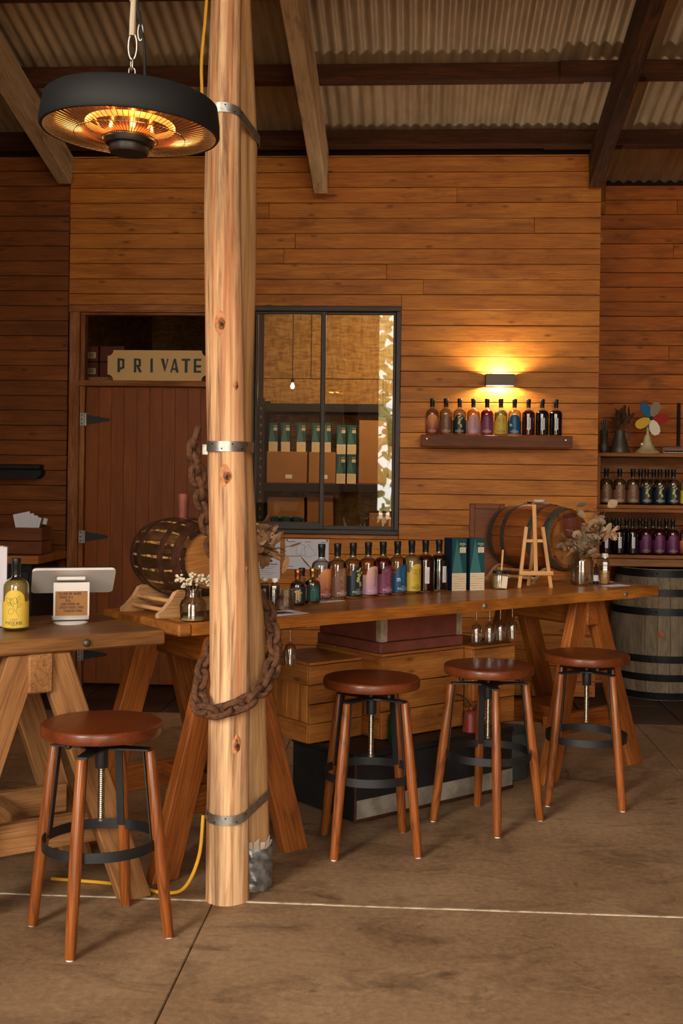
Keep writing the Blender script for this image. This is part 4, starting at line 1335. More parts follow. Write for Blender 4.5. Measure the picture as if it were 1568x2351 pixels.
# ------------------------------------------------------------ wall shelf and its bottles
SHZ = 1.812
ws = thing('wall_shelf', 'short dark timber shelf on the board wall below the lit sconce', 'shelf', T(.56, 8.13, 1.73))
part('shelf_board', MB().cbox(1.03, .14, .022, .003), MAT['shelf'], ws, T(.56, 8.127, SHZ - .011), smooth=False)
part('front_fascia', MB().cbox(1.03, .020, .082, .003), MAT['shelf'], ws, T(.56, 8.048, 1.772), smooth=False)
for x in (.085, 1.03):
    part('screw', MB().lathe([(.005, 0), (.004, .002), (.001, .002)], 10, cap1=False), MAT['steel'], ws, T(x, 8.038, 1.785) @ RX(pi / 2))
G = 'bottles on the wall shelf under the sconce'
for i, (kind, lab) in enumerate((('sunset', 'leftmost bottle on the wall shelf, orange-to-maroon label'), ('taupe', 'taupe-labelled bottle second from left on the wall shelf'),
    ('navy', 'navy-labelled bottle with yellow flowers third on the wall shelf'), ('pink', 'amber bottle with blush pink label on the wall shelf'), ('plum', 'red bottle with plum label directly below the sconce'),
    ('yellow', 'yellow-labelled bottle on the wall shelf'), ('blue', 'blue-labelled bottle with letter m on the wall shelf'), ('amberred', 'red-amber bottle with narrow white label on the wall shelf'),
    ('black', 'black bottle second from the right end of the wall shelf'), ('black', 'black bottle at the right end of the wall shelf'))):
    bottle(kind, (.122 + .0943 * i, 8.115, SHZ), random.uniform(-.08, .08), lab, G)

# sconce: an open steel box washing the wall above and below
scn = thing('wall_sconce', 'small rectangular grey up-and-down wall light above the bottle shelf', 'lamp', T(.585, 8.2, 2.20))
MAT['sconce'] = plain('brushed_grey_steel', (96, 84, 72), .5, .6)
part('front_plate', MB().cbox(.196, .005, .080, .001), MAT['sconce'], scn, T(.585, 8.10, 2.2), smooth=False)
part('back_plate', MB().cbox(.186, .005, .080, .001), MAT['sconce'], scn, T(.585, 8.195, 2.2), smooth=False)
for s in (-1, 1):
    part('side_plate', MB().cbox(.004, .10, .080, .001), MAT['sconce'], scn, T(.585 + s * .096, 8.148, 2.2), smooth=False)
part('lamp_capsule', MB().lathe([(.001, -.008), (.007, -.006), (.008, .0), (.007, .006), (.001, .008)], 12, cap0=False, cap1=False), MAT['bulb'], scn, T(.585, 8.145, 2.2) @ RY(pi / 2))
for nm, dz in (('up', .012), ('down', -.012)):
    L = bpy.data.lights.new('sconce_' + nm, 'POINT'); L.energy = 12.0; L.color = (1.0, .87, .66); L.shadow_soft_size = .012
    lo = bpy.data.objects.new('sconce_light_' + nm, L); COL.objects.link(lo); lo.parent = scn
    lo.matrix_basis = T(0, -.06, dz)

# ------------------------------------------------------------ shelf rack in the right recess with two rows of bottles
def rack_unit(name, lab, x0, x1, z0, z1, y0, y1, th=.026):
    t = thing(name, lab, 'shelf', T((x0 + x1) / 2, (y0 + y1) / 2, z0))
    W = x1 - x0; D = y1 - y0; cx = (x0 + x1) / 2; cy = (y0 + y1) / 2
    part('bottom_board', MB().cbox(W, D, th, .003), MAT['rack'], t, T(cx, cy, z0 + th / 2), smooth=False)
    part('top_board', MB().cbox(W, D, th, .003), MAT['rack'], t, T(cx, cy, z1 - th / 2), smooth=False)
    part('side_board', MB().cbox(z1 - z0 - 2 * th, D, .022, .003), MAT['rack'], t, T(x0 + .011, cy, (z0 + z1) / 2) @ RY(pi / 2), smooth=False)
    part('side_board', MB().cbox(z1 - z0 - 2 * th, D, .022, .003), MAT['rack'], t, T(x1 - .011, cy, (z0 + z1) / 2) @ RY(pi / 2), smooth=False)
    for k in range(3):
        h = (z1 - z0 - 2 * th) / 3
        part('back_slat', MB().cbox(W - .05, .012, h - .006, .002), MAT['rack'], t, T(cx, y1 - .008, z0 + th + h * (k + .5)), smooth=False)
    return t
rack_unit('display_crate', 'upper open timber display crate of bottles in the right recess', 1.302, 2.45, 1.318, 1.712, 8.40, 8.72)
rack_unit('display_crate', 'lower open timber display crate of bottles resting on the bench board', 1.302, 2.45, .962, 1.316, 8.40, 8.72)
bb = thing('bench_board', 'pale plank laid over the big grey barrel carrying the display crates', 'bench', T(1.85, 8.5, .905))
part('plank', MB().cbox(1.25, .34, .052, .004), MAT['trestle'], bb, T(1.905, 8.56, .932), smooth=False)
part('cleat', MB().cbox(.09, .30, .84, .004), MAT['trestle'], bb, T(2.46, 8.58, .483), smooth=False)
Gu, Gl = 'bottles in the upper display crate', 'bottles in the lower display crate'
ordn = ('first', 'second', 'third', 'fourth', 'fifth', 'sixth', 'seventh')
for i in range(7):
    x = 1.374 + .0945 * i
    kind = 'taupe' if i < 3 else ('navy' if i < 6 else 'yellow')
    if i < 6: lab = '%s-labelled bottle, %s from the left in the upper display crate' % (kind, ordn[i])
    else: lab = 'yellow-labelled bottle cut by the right picture edge in the upper display crate'
    bottle(kind, (x, 8.455, 1.3445), 0, lab, Gu)
    if 2 < i < 6: bottle(kind, (x - .022, 8.56, 1.3445), 0, 'navy-labelled back-row bottle just behind the %s bottle in the upper display crate' % ordn[i], 'bottles in the back row of the upper display crate')
    kind = 'amberred' if i == 0 else ('black' if i < 3 else ('purple' if i < 6 else 'sunset'))
    if i == 0: lab = 'red-amber bottle half hidden by dried flowers in the lower display crate'
    elif i < 3: lab = 'black bottle with white label, %s from the left in the lower display crate' % ordn[i]
    elif i < 6: lab = 'purple-labelled bottle, %s from the left in the lower display crate' % ordn[i]
    else: lab = 'sunset-labelled bottle cut by the right picture edge in the lower display crate'
    bottle(kind, (x, 8.455, .9885), 0, lab, Gl)
    if 0 < i < 6: bottle('black' if i < 3 else 'purple', (x - .022, 8.56, .9885), 0, ('black' if i < 3 else 'purple-labelled') + ' back-row bottle just behind the %s bottle in the lower display crate' % ordn[i], 'bottles in the back row of the lower display crate')

# ------------------------------------------------------------ barrels
def barrel(root, M, L, rb, re, nst, hoops, mats, hoopmat, headin=.02, gap=.0012, headmat='barrel_head', edge=False):
    """barrel along local Z from 0 to L; each stave is a part"""
    def rad_at(z): u = 2 * z / L - 1; return rb - (rb - re) * u * u
    zs = [L * k / 10 for k in range(11)]
    random.seed(nst)
    da = 2 * pi / nst
    mb = MB()
    vs = []; fs = []
    for z in zs:
        r = rad_at(z); ri = r - .018
        g = gap / r
        for (rr, a) in ((r, -da / 2 + g), (r + r * (1 / cos(da / 2) - 1) * .5, 0), (r, da / 2 - g), (ri, da / 2 - g), (ri, -da / 2 + g)):
            vs.append((rr * cos(a), rr * sin(a), z))
    for i in range(10):
        for k in range(5):
            k2 = (k + 1) % 5
            fs.append((i * 5 + k, i * 5 + k2, i * 5 + 5 + k2, i * 5 + 5 + k))
    fs.append((4, 3, 2, 1, 0)); fs.append(tuple(50 + k for k in range(5)))
    sme = mb.add(vs, fs).mesh('stave', True, 40); 
    smes = []
    for mm in mats:
        q = sme.copy(); q.materials.append(MAT[mm]); smes.append(q)
    for k in range(nst):
        link('stave', smes[k % len(smes)], None, root, M @ RZ(da * k))
    if edge:
        vs = []; fs = []
        for j, z in enumerate(zs):
            r = rad_at(z) + .0012
            for a in (-.007 / r * (.3 + .8 * random.random()), .006 / r * (.3 + .9 * random.random())):
                vs.append((r * cos(a), r * sin(a), z))
        for i in range(10): fs.append((2 * i, 2 * i + 1, 2 * i + 3, 2 * i + 2))
        em = MB().add(vs, fs).mesh('worn_stave_edge', True, 60); em.materials.append(MAT['staveedge'])
        for k in range(nst): link('worn_stave_edge', em, None, root, M @ RZ(da * (k + .5)))
    for (za, zb) in hoops:
        ra, rc = rad_at(za) + .0008, rad_at(zb) + .0008
        n = 48
        h = part('hoop', MB().lathe([(ra, za), (ra + .0025, za), ((ra + rc) / 2 + .0032, (za + zb) / 2), (rc + .0025, zb), (rc, zb), (ra, za)], n, cap0=False, cap1=False), MAT[hoopmat], root, M, angle=40)
        for q in range(2):
            a = -1.95 + q * .1 if rb > .3 else 1.2 + .25 * q
            r = (ra + rc) / 2 + .003
            part('rivet', MB().lathe([(.006 * (rb / .2) ** .5, 0), (.004, .003), (.001, .004)], 8, cap1=False), MAT[hoopmat], h,
                 M @ T(r * cos(a), r * sin(a), (za + zb) / 2) @ RZ(a) @ RY(pi / 2))
    for z in (headin, L - headin):
        r = rad_at(z) - .016
        part('head', MB().lathe([(.001, -.006), (r, -.006), (r, .006), (.001, .006)], 40, cap0=False, cap1=False), MAT[headmat], root, M @ T(0, 0, z), angle=30)
# big grey wine barrel standing in the recess
bg_ = thing('wine_barrel', 'big upright weathered grey oak barrel with black hoops under the display crates', 'barrel', T(1.765, 8.46, 0))
barrel(bg_, T(1.765, 8.46, 0.0), .905, .355, .292, 26, [(.005, .055), (.135, .185), (.265, .315), (.59, .64), (.72, .77), (.85, .9)], ['barrel_grey'], 'hoop_black', .03)
part('bung', MB().lathe([(.024, 0), (.024, .006), (.001, .007)], 18, cap1=False), MAT['barrel_oak'], bg_, T(1.765, 8.46, .465) @ RZ(rad(-101)) @ T(.352, 0, 0) @ RY(pi / 2))

def cask(label, s, t, zc, L, rb, re, nst, mats, hoopmat, hoops, headmat, edge=False, yaw=0):
    M = CM @ T(s, t, 0) @ RZ(yaw)
    root = thing('small_cask', label, 'barrel', M @ T(0, 0, zc - rb))
    # axis along the counter depth; end L faces the front of the bar
    A = M @ T(0, L / 2, zc) @ RX(pi / 2) @ RZ(.12)
    barrel(root, A, L, rb, re, nst, hoops, mats, hoopmat, .014, .0008, headmat, edge)
    return root, M
k1, K1M = cask('glossy charred small cask on a pine cradle left of the poles', .215, .345, 1.175, .40, .160, .132, 18, ['charred'], 'hoop_rust', [(.004, .045), (.10, .135), (.265, .30), (.352, .396)], 'barrel_head', True)
part('bung', MB().lathe([(.018, 0), (.021, .07), (.023, .095), (.020, .102), (.001, .103)], 18, cap1=False), MAT['redpaint'], k1, K1M @ T(0, 0, 1.175 + .155))
k2, K2M = cask('reddish small cask with galvanised hoops on the counter behind the easel', 2.655, .60, 1.19, .46, .188, .158, 20, ['barrel_oak'], 'hoop_galv', [(.003, .045), (.12, .15), (.31, .34), (.41, .457)], 'barrel_head')
part('bung', MB().lathe([(.012, 0), (.014, .012), (.001, .013)], 14, cap1=False), MAT['blackm'], k2, K2M @ T(0, .06, 1.19 + .184))
dm_ = part('dish', MB().lathe([(.018, 0), (.034, .006), (.042, .02), (.039, .02), (.030, .008), (.001, .006)], 24, cap1=False), MAT['ceramic'], None, K2M @ T(0.0, -.01, 1.19 + .1895))
tag(dm_, 'small cream ceramic dish sitting on top of the reddish cask', 'dish')

def cradle(label, M, half, depth, h, zc, rb, mat, boards):
    """two shaped end boards joined by dowels"""
    root = thing('cask_cradle', label, 'stand', M @ T(0, 0, TOP))
    prof = []
    n = 10
    w = half
    out = [(-w, 0), (-w, .016), (-w * .9, .030), (-w * .74, .062), (-w * .62, h * .93), (-w * .52, h), (-w * .42, h)]
    for k in range(7):
        x = -w * .38 + w * .76 * k / 6
        zz = zc - sqrt(max(rb * rb - x * x, 0)) - TOP - .001
        out.append((x, max(.03, min(h, zz))))
    out += [(-x, z) for x, z in out[6::-1]]
    out += [(w * .55, 0), (w * .45, .02), (-w * .45, .02), (-w * .55, 0)]
    poly = [(x, z) for x, z in out]
    for t in boards:
        b = part('cradle_board', MB().prism(poly, -.014, .014), MAT[mat], root, M @ T(0, t, TOP) @ RX(pi / 2), smooth=False)
        top = MB()
        for (p, q) in zip(out[:8], out[1:8]):
            top.add([(p[0], p[1] + .0008, -.0138), (q[0], q[1] + .0008, -.0138), (q[0], q[1] + .0008, .0138), (p[0], p[1] + .0008, .0138)], [(0, 1, 2, 3)])
        part('sawn_edge', top, MAT['edge'], b, M @ T(-.0008, t, TOP) @ RX(pi / 2), smooth=False)
    for (x, z) in ((-w * .66, .062), (-w * .78, .028), (w * .66, .062), (w * .78, .028)):
        part('dowel', MB().lathe([(.009, 0), (.009, boards[1] - boards[0])], 12), MAT['easel'], root, M @ T(x, boards[1], TOP + z) @ RX(pi / 2))
cradle('pine cradle with round dowels under the charred cask', K1M, .20, .3, .105, 1.175, .148, 'stand', (-.145, .14))
cradle('orange pine cradle under the reddish cask', K2M, .22, .3, .085, 1.19, .177, 'crate', (-.17, .17))

# dark framed panel standing behind the reddish cask
fp = thing('framed_panel', 'dark reddish timber framed panel leaning upright left of the reddish cask', 'panel', CM @ T(2.30, .74, TOP))
FM = CM @ T(2.57, .905, TOP) @ RZ(-.70)
part('panel', MB().cbox(.16, .012, .40, .002), MAT['shelf'], fp, FM @ T(0, 0, .205), smooth=False)
for (x, z, w, h) in ((-.085, .21, .03, .42), (.085, .21, .03, .42), (0, .405, .14, .03), (0, .015, .14, .03)):
    part('frame_bar', MB().cbox(w, .03, h, .003), MAT['shelf'], fp, FM @ T(x, 0, z), smooth=False)

# ------------------------------------------------------------ under the counter: trunk, crates, red box
tr = thing('tool_chest', 'low black painted trunk with grubby white lower band on the floor under the counter', 'trunk', CM @ T(1.475, .37, 0))
part('body', MB().cbox(1.0, .46, .27, .006), MAT['trunk'], tr, CM @ T(1.475, .37, .14), smooth=False)
part('lid', MB().cbox(1.012, .472, .026, .006), MAT['trunk'], tr, CM @ T(1.475, .37, .287), smooth=False)
part('white_band', MB().cbox(.994, .004, .085, .001), MAT['trunkwhite'], tr, CM @ T(1.475, .138, .055), smooth=False)
part('corner_trim', MB().cbox(.012, .012, .27, .002), MAT['hoop_rust'], tr, CM @ T(.977, .142, .14), smooth=False)
part('bottom_trim', MB().cbox(1.0, .008, .014, .002), MAT['hoop_rust'], tr, CM @ T(1.475, .137, .010), smooth=False)

def crate(label, s0, s1, t0, t1, z0, z1, nslat=3, seed=1, mat='crate', group='pine crates under the counter'):
    t = thing('wooden_crate', label, 'crate', CM @ T((s0 + s1) / 2, (t0 + t1) / 2, z0), group)
    random.seed(seed)
    H = z1 - z0; th = .016
    cs, ct = (s0 + s1) / 2, (t0 + t1) / 2
    def bx(n, c, s): part(n, MB().cbox(s[0], s[1], s[2], .002), MAT[mat], t, CM @ T(*c), smooth=False)
    hs = H / nslat
    for k in range(nslat):
        zc = z0 + hs * (k + .5)
        bx('side_slat', (cs, t0 + th / 2 - random.uniform(0, .002), zc), (s1 - s0, th, hs - .004))
        bx('side_slat', (cs, t1 - th / 2, zc), (s1 - s0, th, hs - .004))
    # ends: framed panel of upright slats, set in
    for s, sg in ((s0, 1), (s1, -1)):
        n = 4
        w = (t1 - t0 - 2 * th - .01) / n
        for k in range(n):
            part('end_slat', MB().cbox(H - .02, w - .004, .010, .002), MAT[mat], t, CM @ T(s + sg * .024, t0 + th + .005 + w * (k + .5), (z0 + z1) / 2) @ RY(pi / 2), smooth=False)
        for zc, hh in ((z0 + .045, .09), (z1 - .045, .09)):
            part('end_rail', MB().cbox(t1 - t0 - 2 * th - .002, .018, hh, .002), MAT[mat], t, CM @ T(s + sg * .009, ct, zc) @ RZ(pi / 2), smooth=False)
        for tt in (t0 + th + .025, t1 - th - .025):
            part('end_post', MB().cbox(H - .184, .046, .018, .002), MAT[mat], t, CM @ T(s + sg * .0095, tt, (z0 + z1) / 2) @ RY(pi / 2), smooth=False)
    nt_ = 3
    w = (t1 - t0) / nt_
    for k in range(nt_):
        bx('lid_slat', (cs, t0 + w * (k + .5), z1 + .007), (s1 - s0 - .002, w - .005, .013))
    bx('base_board', (cs, ct, z0 + .006), (s1 - s0 - .06, t1 - t0 - .04, .01))
    return t
crate('pine crate with panelled end at the left of the stack, beside the poles', .925, 1.235, .41, .80, .302, .655, 4, 1)
crate('stained pine crate in the middle of the stack, carrying the red box', 1.245, 1.775, .285, .78, .302, .682, 3, 2)
crate('pine crate at the right of the stack, behind the third stool', 1.785, 2.075, .225, .62, .302, .68, 3, 3)
rb = thing('red_box', 'faded red timber box with white metal corner strips tight under the counter', 'box', CM @ T(1.51, .53, .696))
part('body', MB().cbox(.52, .46, .135, .003), MAT['redpaint'], rb, CM @ T(1.515, .535, .815), smooth=False)
part('plinth', MB().cbox(.535, .475, .048, .003), MAT['redpaint'], rb, CM @ T(1.515, .535, .7215), smooth=False)
for (s, t, w, d) in ((1.2585, .322, .008, .034), (1.275, .3045, .034, .008), (1.76, .3045, .034, .008)):
    part('corner_strip', MB().cbox(w, d, .135, .001), MAT['whitestrip'], rb, CM @ T(s, t, .8155), smooth=False)

# oil can, green bottle, bucket
oc = thing('oil_can', 'chipped red conical oil can with wire handle standing on the black trunk', 'oil can', CM @ T(1.80, .17, .30))
OM = CM @ T(1.722, .178, .300)
oc.matrix_basis = OM
part('body', MB().lathe([(.040, 0), (.043, .004), (.042, .012), (.040, .016), (.034, .075), (.028, .095), (.018, .104), (.012, .106), (.012, .120), (.006, .124), (.001, .124)], 28, cap1=False), MAT['redcan'], oc, OM)
part('filler', MB().tube([(.014, -.01, .104), (.024, -.012, .120), (.030, -.013, .128)], .007, 8), MAT['black'], oc, OM)
part('handle', MB().tube(smooth_path([(.026, -.012, .112), (.045, -.02, .128), (.062, -.024, .11), (.072, -.026, .072), (.062, -.022, .05), (.045, -.012, .055)], 5), .004, 8), MAT['steel'], oc, OM)
part('spout', MB().tube(smooth_path([(0, 0, .12), (-.03, .01, .16), (-.085, .02, .185), (-.16, .0, .17), (-.20, -.02, .14)], 6), .004, 8), MAT['zinc'], oc, OM)
gb = thing('bottle', 'old green glass bottle standing on the trunk behind the second stool', 'bottle', CM @ T(1.275, .225, .30))
GM = CM @ T(1.275, .225, .300)
part('glass', MB().lathe([(.001, .001), (.030, .001), (.032, .006), (.032, .10), (.026, .125), (.013, .14), (.012, .17), (.015, .172), (.015, .18), (.012, .18)], 24, cap0=False, cap1=False), MAT['green_glass'], gb, GM)
part('cork', MB().lathe([(.010, .168), (.011, .19), (.001, .191)], 12, cap1=False), MAT['shelf'], gb, GM)
bk = thing('metal_bucket', 'dark grey-green metal bucket on the floor behind the third stool', 'bucket', CM @ T(2.13, .10, 0))
KM_ = CM @ T(2.125, .31, 0)
bk.matrix_basis = KM_
part('pail', MB().lathe([(.001, .002), (.10, .002), (.102, .008), (.125, .235), (.130, .24), (.127, .242), (.12, .235), (.098, .012), (.001, .010)], 36, cap0=False, cap1=False), plain('grey_green_enamel', (70, 76, 68), .55, mott=.6, mcol=(44, 44, 40), mscale=10), bk, KM_)
part('bail_handle', MB().tube([(.126 * cos(a), -.02 * sin(a) - .02, .235 - .14 * sin(a)) for a in [pi * k / 12 for k in range(13)]], .003, 6), MAT['zinc'], bk, KM_)

# ------------------------------------------------------------ wine glasses hanging under the counter
WG = MB().lathe([(.001, 0), (.030, -.001), (.032, -.003), (.006, -.006), (.0035, -.014), (.0035, -.062), (.006, -.07), (.020, -.084), (.026, -.104), (.0265, -.124), (.0225, -.165),
                 (.0215, -.165), (.0255, -.124), (.025, -.104), (.019, -.086), (.001, -.074)], 28, cap0=False, cap1=False).mesh('wine_glass', True, 60)
WG.materials.append(MAT['stemware'])
def rack_rail(label, s0, s1, tt):
    t = thing('glass_rack', label, 'rack', CM @ T((s0 + s1) / 2, tt, .88))
    n = 3
    for k in range(n):
        dt = (k - 1) * .042
        part('rail', MB().cbox(s1 - s0, .006, .004, .001), MAT['black'], t, CM @ T((s0 + s1) / 2, tt + dt, .888), smooth=False)
    for s in (s0 + .01, s1 - .01):
        part('hanger', MB().cbox(.012, .10, .010, .001), MAT['black'], t, CM @ T(s, tt, .895), smooth=False)
rack_rail('hanging glass rack under the counter just right of the poles', .47, .64, .11)
rack_rail('hanging glass rack under the counter left of the right trestle', 1.66, 2.02, .13)
for (s, t, lab) in ((.520, .131, 'hanging stemware glass half hidden behind the chain by the poles'), (.580, .095, 'clear stemware glass hanging upside down just right of the chain'),
                    (1.712, .140, 'leftmost hanging glass of the cluster near the right trestle'), (1.781, .120, 'second hanging glass of the cluster near the right trestle'),
                    (1.866, .130, 'third hanging glass of the cluster near the right trestle'), (1.950, .130, 'rightmost hanging glass next to the trestle leg')):
    o = link('wine_glass', WG, None, None, CM @ T(s, t, .897)); tag(o, lab, 'glass', 'upside-down glasses under the counter')

# ------------------------------------------------------------ small things on the counter
# vials of dark berries with white caps
VP = MB().lathe([(.001, .001), (.020, .001), (.0215, .004), (.0215, .088), (.018, .098), (.012, .106), (.0115, .113)], 8, cap0=False, cap1=False)
def vial(label, x, y, z, fill, ftop, group, sc=1.0, rot=.3):
    M = T(x, y, z) @ RZ(rot) @ Matrix.Scale(sc, 4)
    t = thing('sample_bottle', label, 'bottle', M, group)
    part('glass', MB().lathe([(.001, .001), (.020, .001), (.0215, .004), (.0215, .088), (.018, .098), (.012, .106), (.0115, .113)], 8, cap0=False, cap1=False), MAT['glass'], t, M, angle=30)
    part('filling', MB().lathe([(.001, .003), (.0195, .003), (.0195, ftop), (.001, ftop + .002)], 16, cap0=False, cap1=False), fill, t, M)
    part('cap', MB().lathe([(.0135, .110), (.014, .113), (.014, .124), (.013, .126), (.001, .126)], 20, cap1=False), MAT['white'], t, M)
MAT['berries'] = plain('dark_juniper_berries', (26, 22, 32), .5, mott=.8, mcol=(70, 62, 74), mscale=220, bump=1.0)
MAT['grains'] = plain('golden_grains', (196, 148, 74), .6, mott=.9, mcol=(120, 76, 30), mscale=260, bump=1.0)
MAT['bark'] = plain('dark_dried_flakes', (70, 40, 28), .7, mott=.9, mcol=(140, 92, 66), mscale=200, bump=1.0)
vial('berry-filled sample bottle with white cap, left one of the pair by the pole', -.632, 4.975, TOP, MAT['berries'], .088, 'berry sample bottles by the pole')
vial('berry-filled sample bottle with white cap, right one of the pair by the pole', -.584, 4.945, TOP, MAT['berries'], .088, 'berry sample bottles by the pole')
vial('white-capped sample bottle of golden grains at the right of the vase', 1.037, 6.392, TOP, MAT['grains'], .055, None, 1.32)
# tumbler of dried flakes
M = T(-.532, 4.850, TOP)
t = thing('glass_tumbler', 'cut glass tumbler of dark dried flakes beside the pole', 'glass', M)
part('glass', MB().lathe([(.001, .001), (.037, .001), (.040, .006), (.041, .088), (.0385, .089), (.0375, .01), (.001, .008)], 12, cap0=False, cap1=False), MAT['glass'], t, M, angle=20)
part('flakes', MB().lathe([(.001, .010), (.0365, .010), (.0368, .042), (.02, .050), (.001, .046)], 20, cap0=False, cap1=False), MAT['bark'], t, M)
# three small bottles
def small_bottle(label, x, y, capm, lm, pm, liq, rot=FACE):
    M = T(x, y, TOP) @ RZ(rot)
    t = thing('bottle', label, 'bottle', M, 'small bottles behind the tumbler')
    part('glass', MB().lathe([(.001, .001), (.030, .001), (.033, .006), (.034, .085), (.030, .098), (.016, .108), (.012, .112), (.012, .124)], 28, cap0=False, cap1=False), MAT['glass'], t, M, angle=50)
    part('liquid', MB().lathe([(.001, .006), (.030, .006), (.0315, .01), (.0318, .085), (.028, .096), (.001, .1)], 24, cap0=False, cap1=False), liq, t, M)
    part('stopper', MB().lathe([(.0135, .118), (.0135, .136), (.0150, .139), (.0150, .152), (.013, .155), (.001, .155)], 20, cap1=False), capm, t, M)
    f = on_cyl(.0346); mb = MB()
    for k in range(24):
        a, b = -.05 + .1 * k / 24, -.05 + .1 * (k + 1) / 24
        mb.add([f(a, .012), f(b, .012), f(b, .082), f(a, .082)], [(0, 1, 2, 3)])
    l = part('label', mb, lm, t, M)
    dm = MB(); flat_strokes(dm, [[(x * .8, z * .6 - .01) for x, z in pl] for pl in drawing('plum')], .0018, on_cyl(.0352)); flat_strokes(dm, [[(-.03, .014), (-.012, .014), (-.012, .058), (-.021, .066), (-.03, .058), (-.03, .014)]], .003, on_cyl(.0352))
    part('botanical_print', dm, pm, l, M, smooth=False)
copper = plain('copper_foil', (176, 96, 56), .3, .9); goldf = plain('gold_foil', (186, 146, 72), .3, .9)
small_bottle('small bottle with copper foil cap behind the tumbler', -.497, 5.045, copper, KIND['navy'][0], MAT['gold'], LIQ['ruby'].materials[0], FACE - .5)
small_bottle('small bottle with black cap between the copper and gold capped ones', -.490, 5.150, MAT['cap'], KIND['plum'][0], MAT['gold'], LIQ['dark'].materials[0])
small_bottle('small bottle with gold cap and dark green label next to the nearest tall bottle', -.441, 5.165 - .02, goldf, plain('dark_green_label', (16, 66, 54), .5), MAT['teal2'], LIQ['amber'].materials[0])

# papers lying on the counter
def sheet(name, label, poly, z, mat='paper', cat='paper', M=None, group=None):
    o = part(name, MB().prism(poly, z, z + .0015), MAT[mat], None, M, smooth=False)
    return tag(o, label, cat, group)
cs = [B(.44, .13), B(.455, .01), B(.62, .02), B(.62, .15)]
o = sheet('leaflet', 'printed leaflet lying at the counter edge under the tumbler', [(p.x, p.y) for p in cs], TOP + .0005)
im = MB().prism([(-.05, -.03), (.05, -.03), (.05, .035), (-.05, .035)], 0, .0006)
part('photo_print', im, MAT['navy'], o, CM @ T(.52, .085, TOP + .0021), smooth=False)
cs = [B(.90, .33), B(.93, .32), B(1.06, .33), B(1.0, .40)]
sheet('leaflet', 'folded clear sleeve sheet under the nearest tall bottles', [(p.x, p.y) for p in cs], TOP + .0004, group=None)
cs = [B(2.70, .12), B(2.84, .105), B(2.86, .19), B(2.72, .20)]
sheet('coaster_card', 'white card lying before the grain sample bottle', [(p.x, p.y) for p in cs], TOP + .0005, cat='card')
cs = [B(2.80, .36), B(2.95, .30), B(2.97, .47), B(2.82, .52)]
sheet('leaflet', 'loose leaflet on the far right end of the counter', [(p.x, p.y) for p in cs], TOP + .0005)

# gift boxes
def gift_parts(root, M):
    w, h = .082, .262
    part('carton', MB().cbox(w, w, h, .001), MAT['navy'], root, M @ T(0, 0, h / 2), smooth=False)
    y = -w / 2 - .0006
    part('lower_panel', MB().box(0, y, .044, w - .001, .0012, .088), MAT['cream'], root, M, smooth=False)
    part('upper_panel', MB().box(0, y, .175, w - .001, .0012, .172), MAT['teal'], root, M, smooth=False)
    tri = MB().prism([(-.0405, .089), (.020, .089), (-.014, .258)], 0, .0006)
    part('pale_triangle', tri, MAT['teal2'], root, M @ T(0, y - .0006, 0) @ RX(pi / 2), smooth=False)
    lm = MB().box(.019, y - .001, .203, .034, .0008, .028)
    l = part('paper_label', lm, MAT['cream'], root, M, smooth=False)
    tm = MB()
    flat_strokes(tm, [[(x + .019, z + .229) for x, z in pl] for pl in strokes('CUT HILL', .0085, .88, True)], .0013, on_plane(y - .0012))
    flat_strokes(tm, [[(x + .019, z + .223) for x, z in pl] for pl in strokes('WHISKY', .0036, 1)], .0006, on_plane(y - .0012))
    part('lettering', tm, MAT['cream'], root, M, smooth=False)
    tm = MB()
    for k in range(4): flat_strokes(tm, [[(.006, .211 - k * .006), (.030 - .004 * (k % 2), .211 - k * .006)]], .0012, on_plane(y - .0016))
    part('lettering', tm, MAT['kraft'], l, M, smooth=False)
    tm = MB()
    random.seed(4)
    for k in range(6):
        z = .012 + k * .0115
        x = -.036
        while x < .034:
            L = random.uniform(.006, .03)
            flat_strokes(tm, [[(x, z + random.uniform(-.001, .001)), (min(x + L, .037), z + random.uniform(-.001, .001))]], random.uniform(.0015, .004), on_plane(y - .0009)); x += L + .003
    for k in range(11): flat_strokes(tm, [circle(-.034 + k * .0068, .080, .0028, 8)], .0006, on_plane(y - .0009))
    part('gold_pattern', tm, MAT['gold'], root, M, smooth=False)
for i, (x, y, a, lab) in enumerate(((.212, 5.890, .48, 'teal and cream gift carton next to the black bottle on the counter'), (.306, 5.935, .44, 'teal and cream gift carton right of its twin, nearer the framed panel'))):
    M = T(x, y, TOP) @ RZ(a)
    t = thing('gift_box', lab, 'box', M, 'teal gift cartons on the counter')
    gift_parts(t, M)
GIFT = t

# grain jar with spoon and tag
M = T(.444, 6.01, TOP)
t = thing('spice_jar', 'small jar of pale seeds with black lid, wooden spoon and paper tag', 'jar', M)
part('glass', MB().lathe([(.001, .001), (.034, .001), (.037, .005), (.037, .072), (.033, .08)], 28, cap0=False, cap1=False), MAT['glass'], t, M)
part('seeds', MB().lathe([(.001, .004), (.034, .004), (.0342, .068), (.001, .07)], 24, cap0=False, cap1=False), plain('pale_seeds', (206, 178, 128), .6, mott=.9, mcol=(132, 98, 60), mscale=240, bump=1), t, M)
part('lid', MB().lathe([(.035, .078), (.037, .079), (.037, .092), (.035, .094), (.001, .094)], 28, cap1=False), MAT['black'], t, M)
part('spoon_handle', MB().cbox(.010, .005, .11, .002), MAT['easel'], t, M @ T(.012, 0, .145) @ RY(.06), smooth=False)
part('tag', MB().cbox(.030, .0012, .062, .0004), MAT['cream'], t, M @ T(.022, -.038, .036) @ RZ(.2) @ RY(.1), smooth=False)
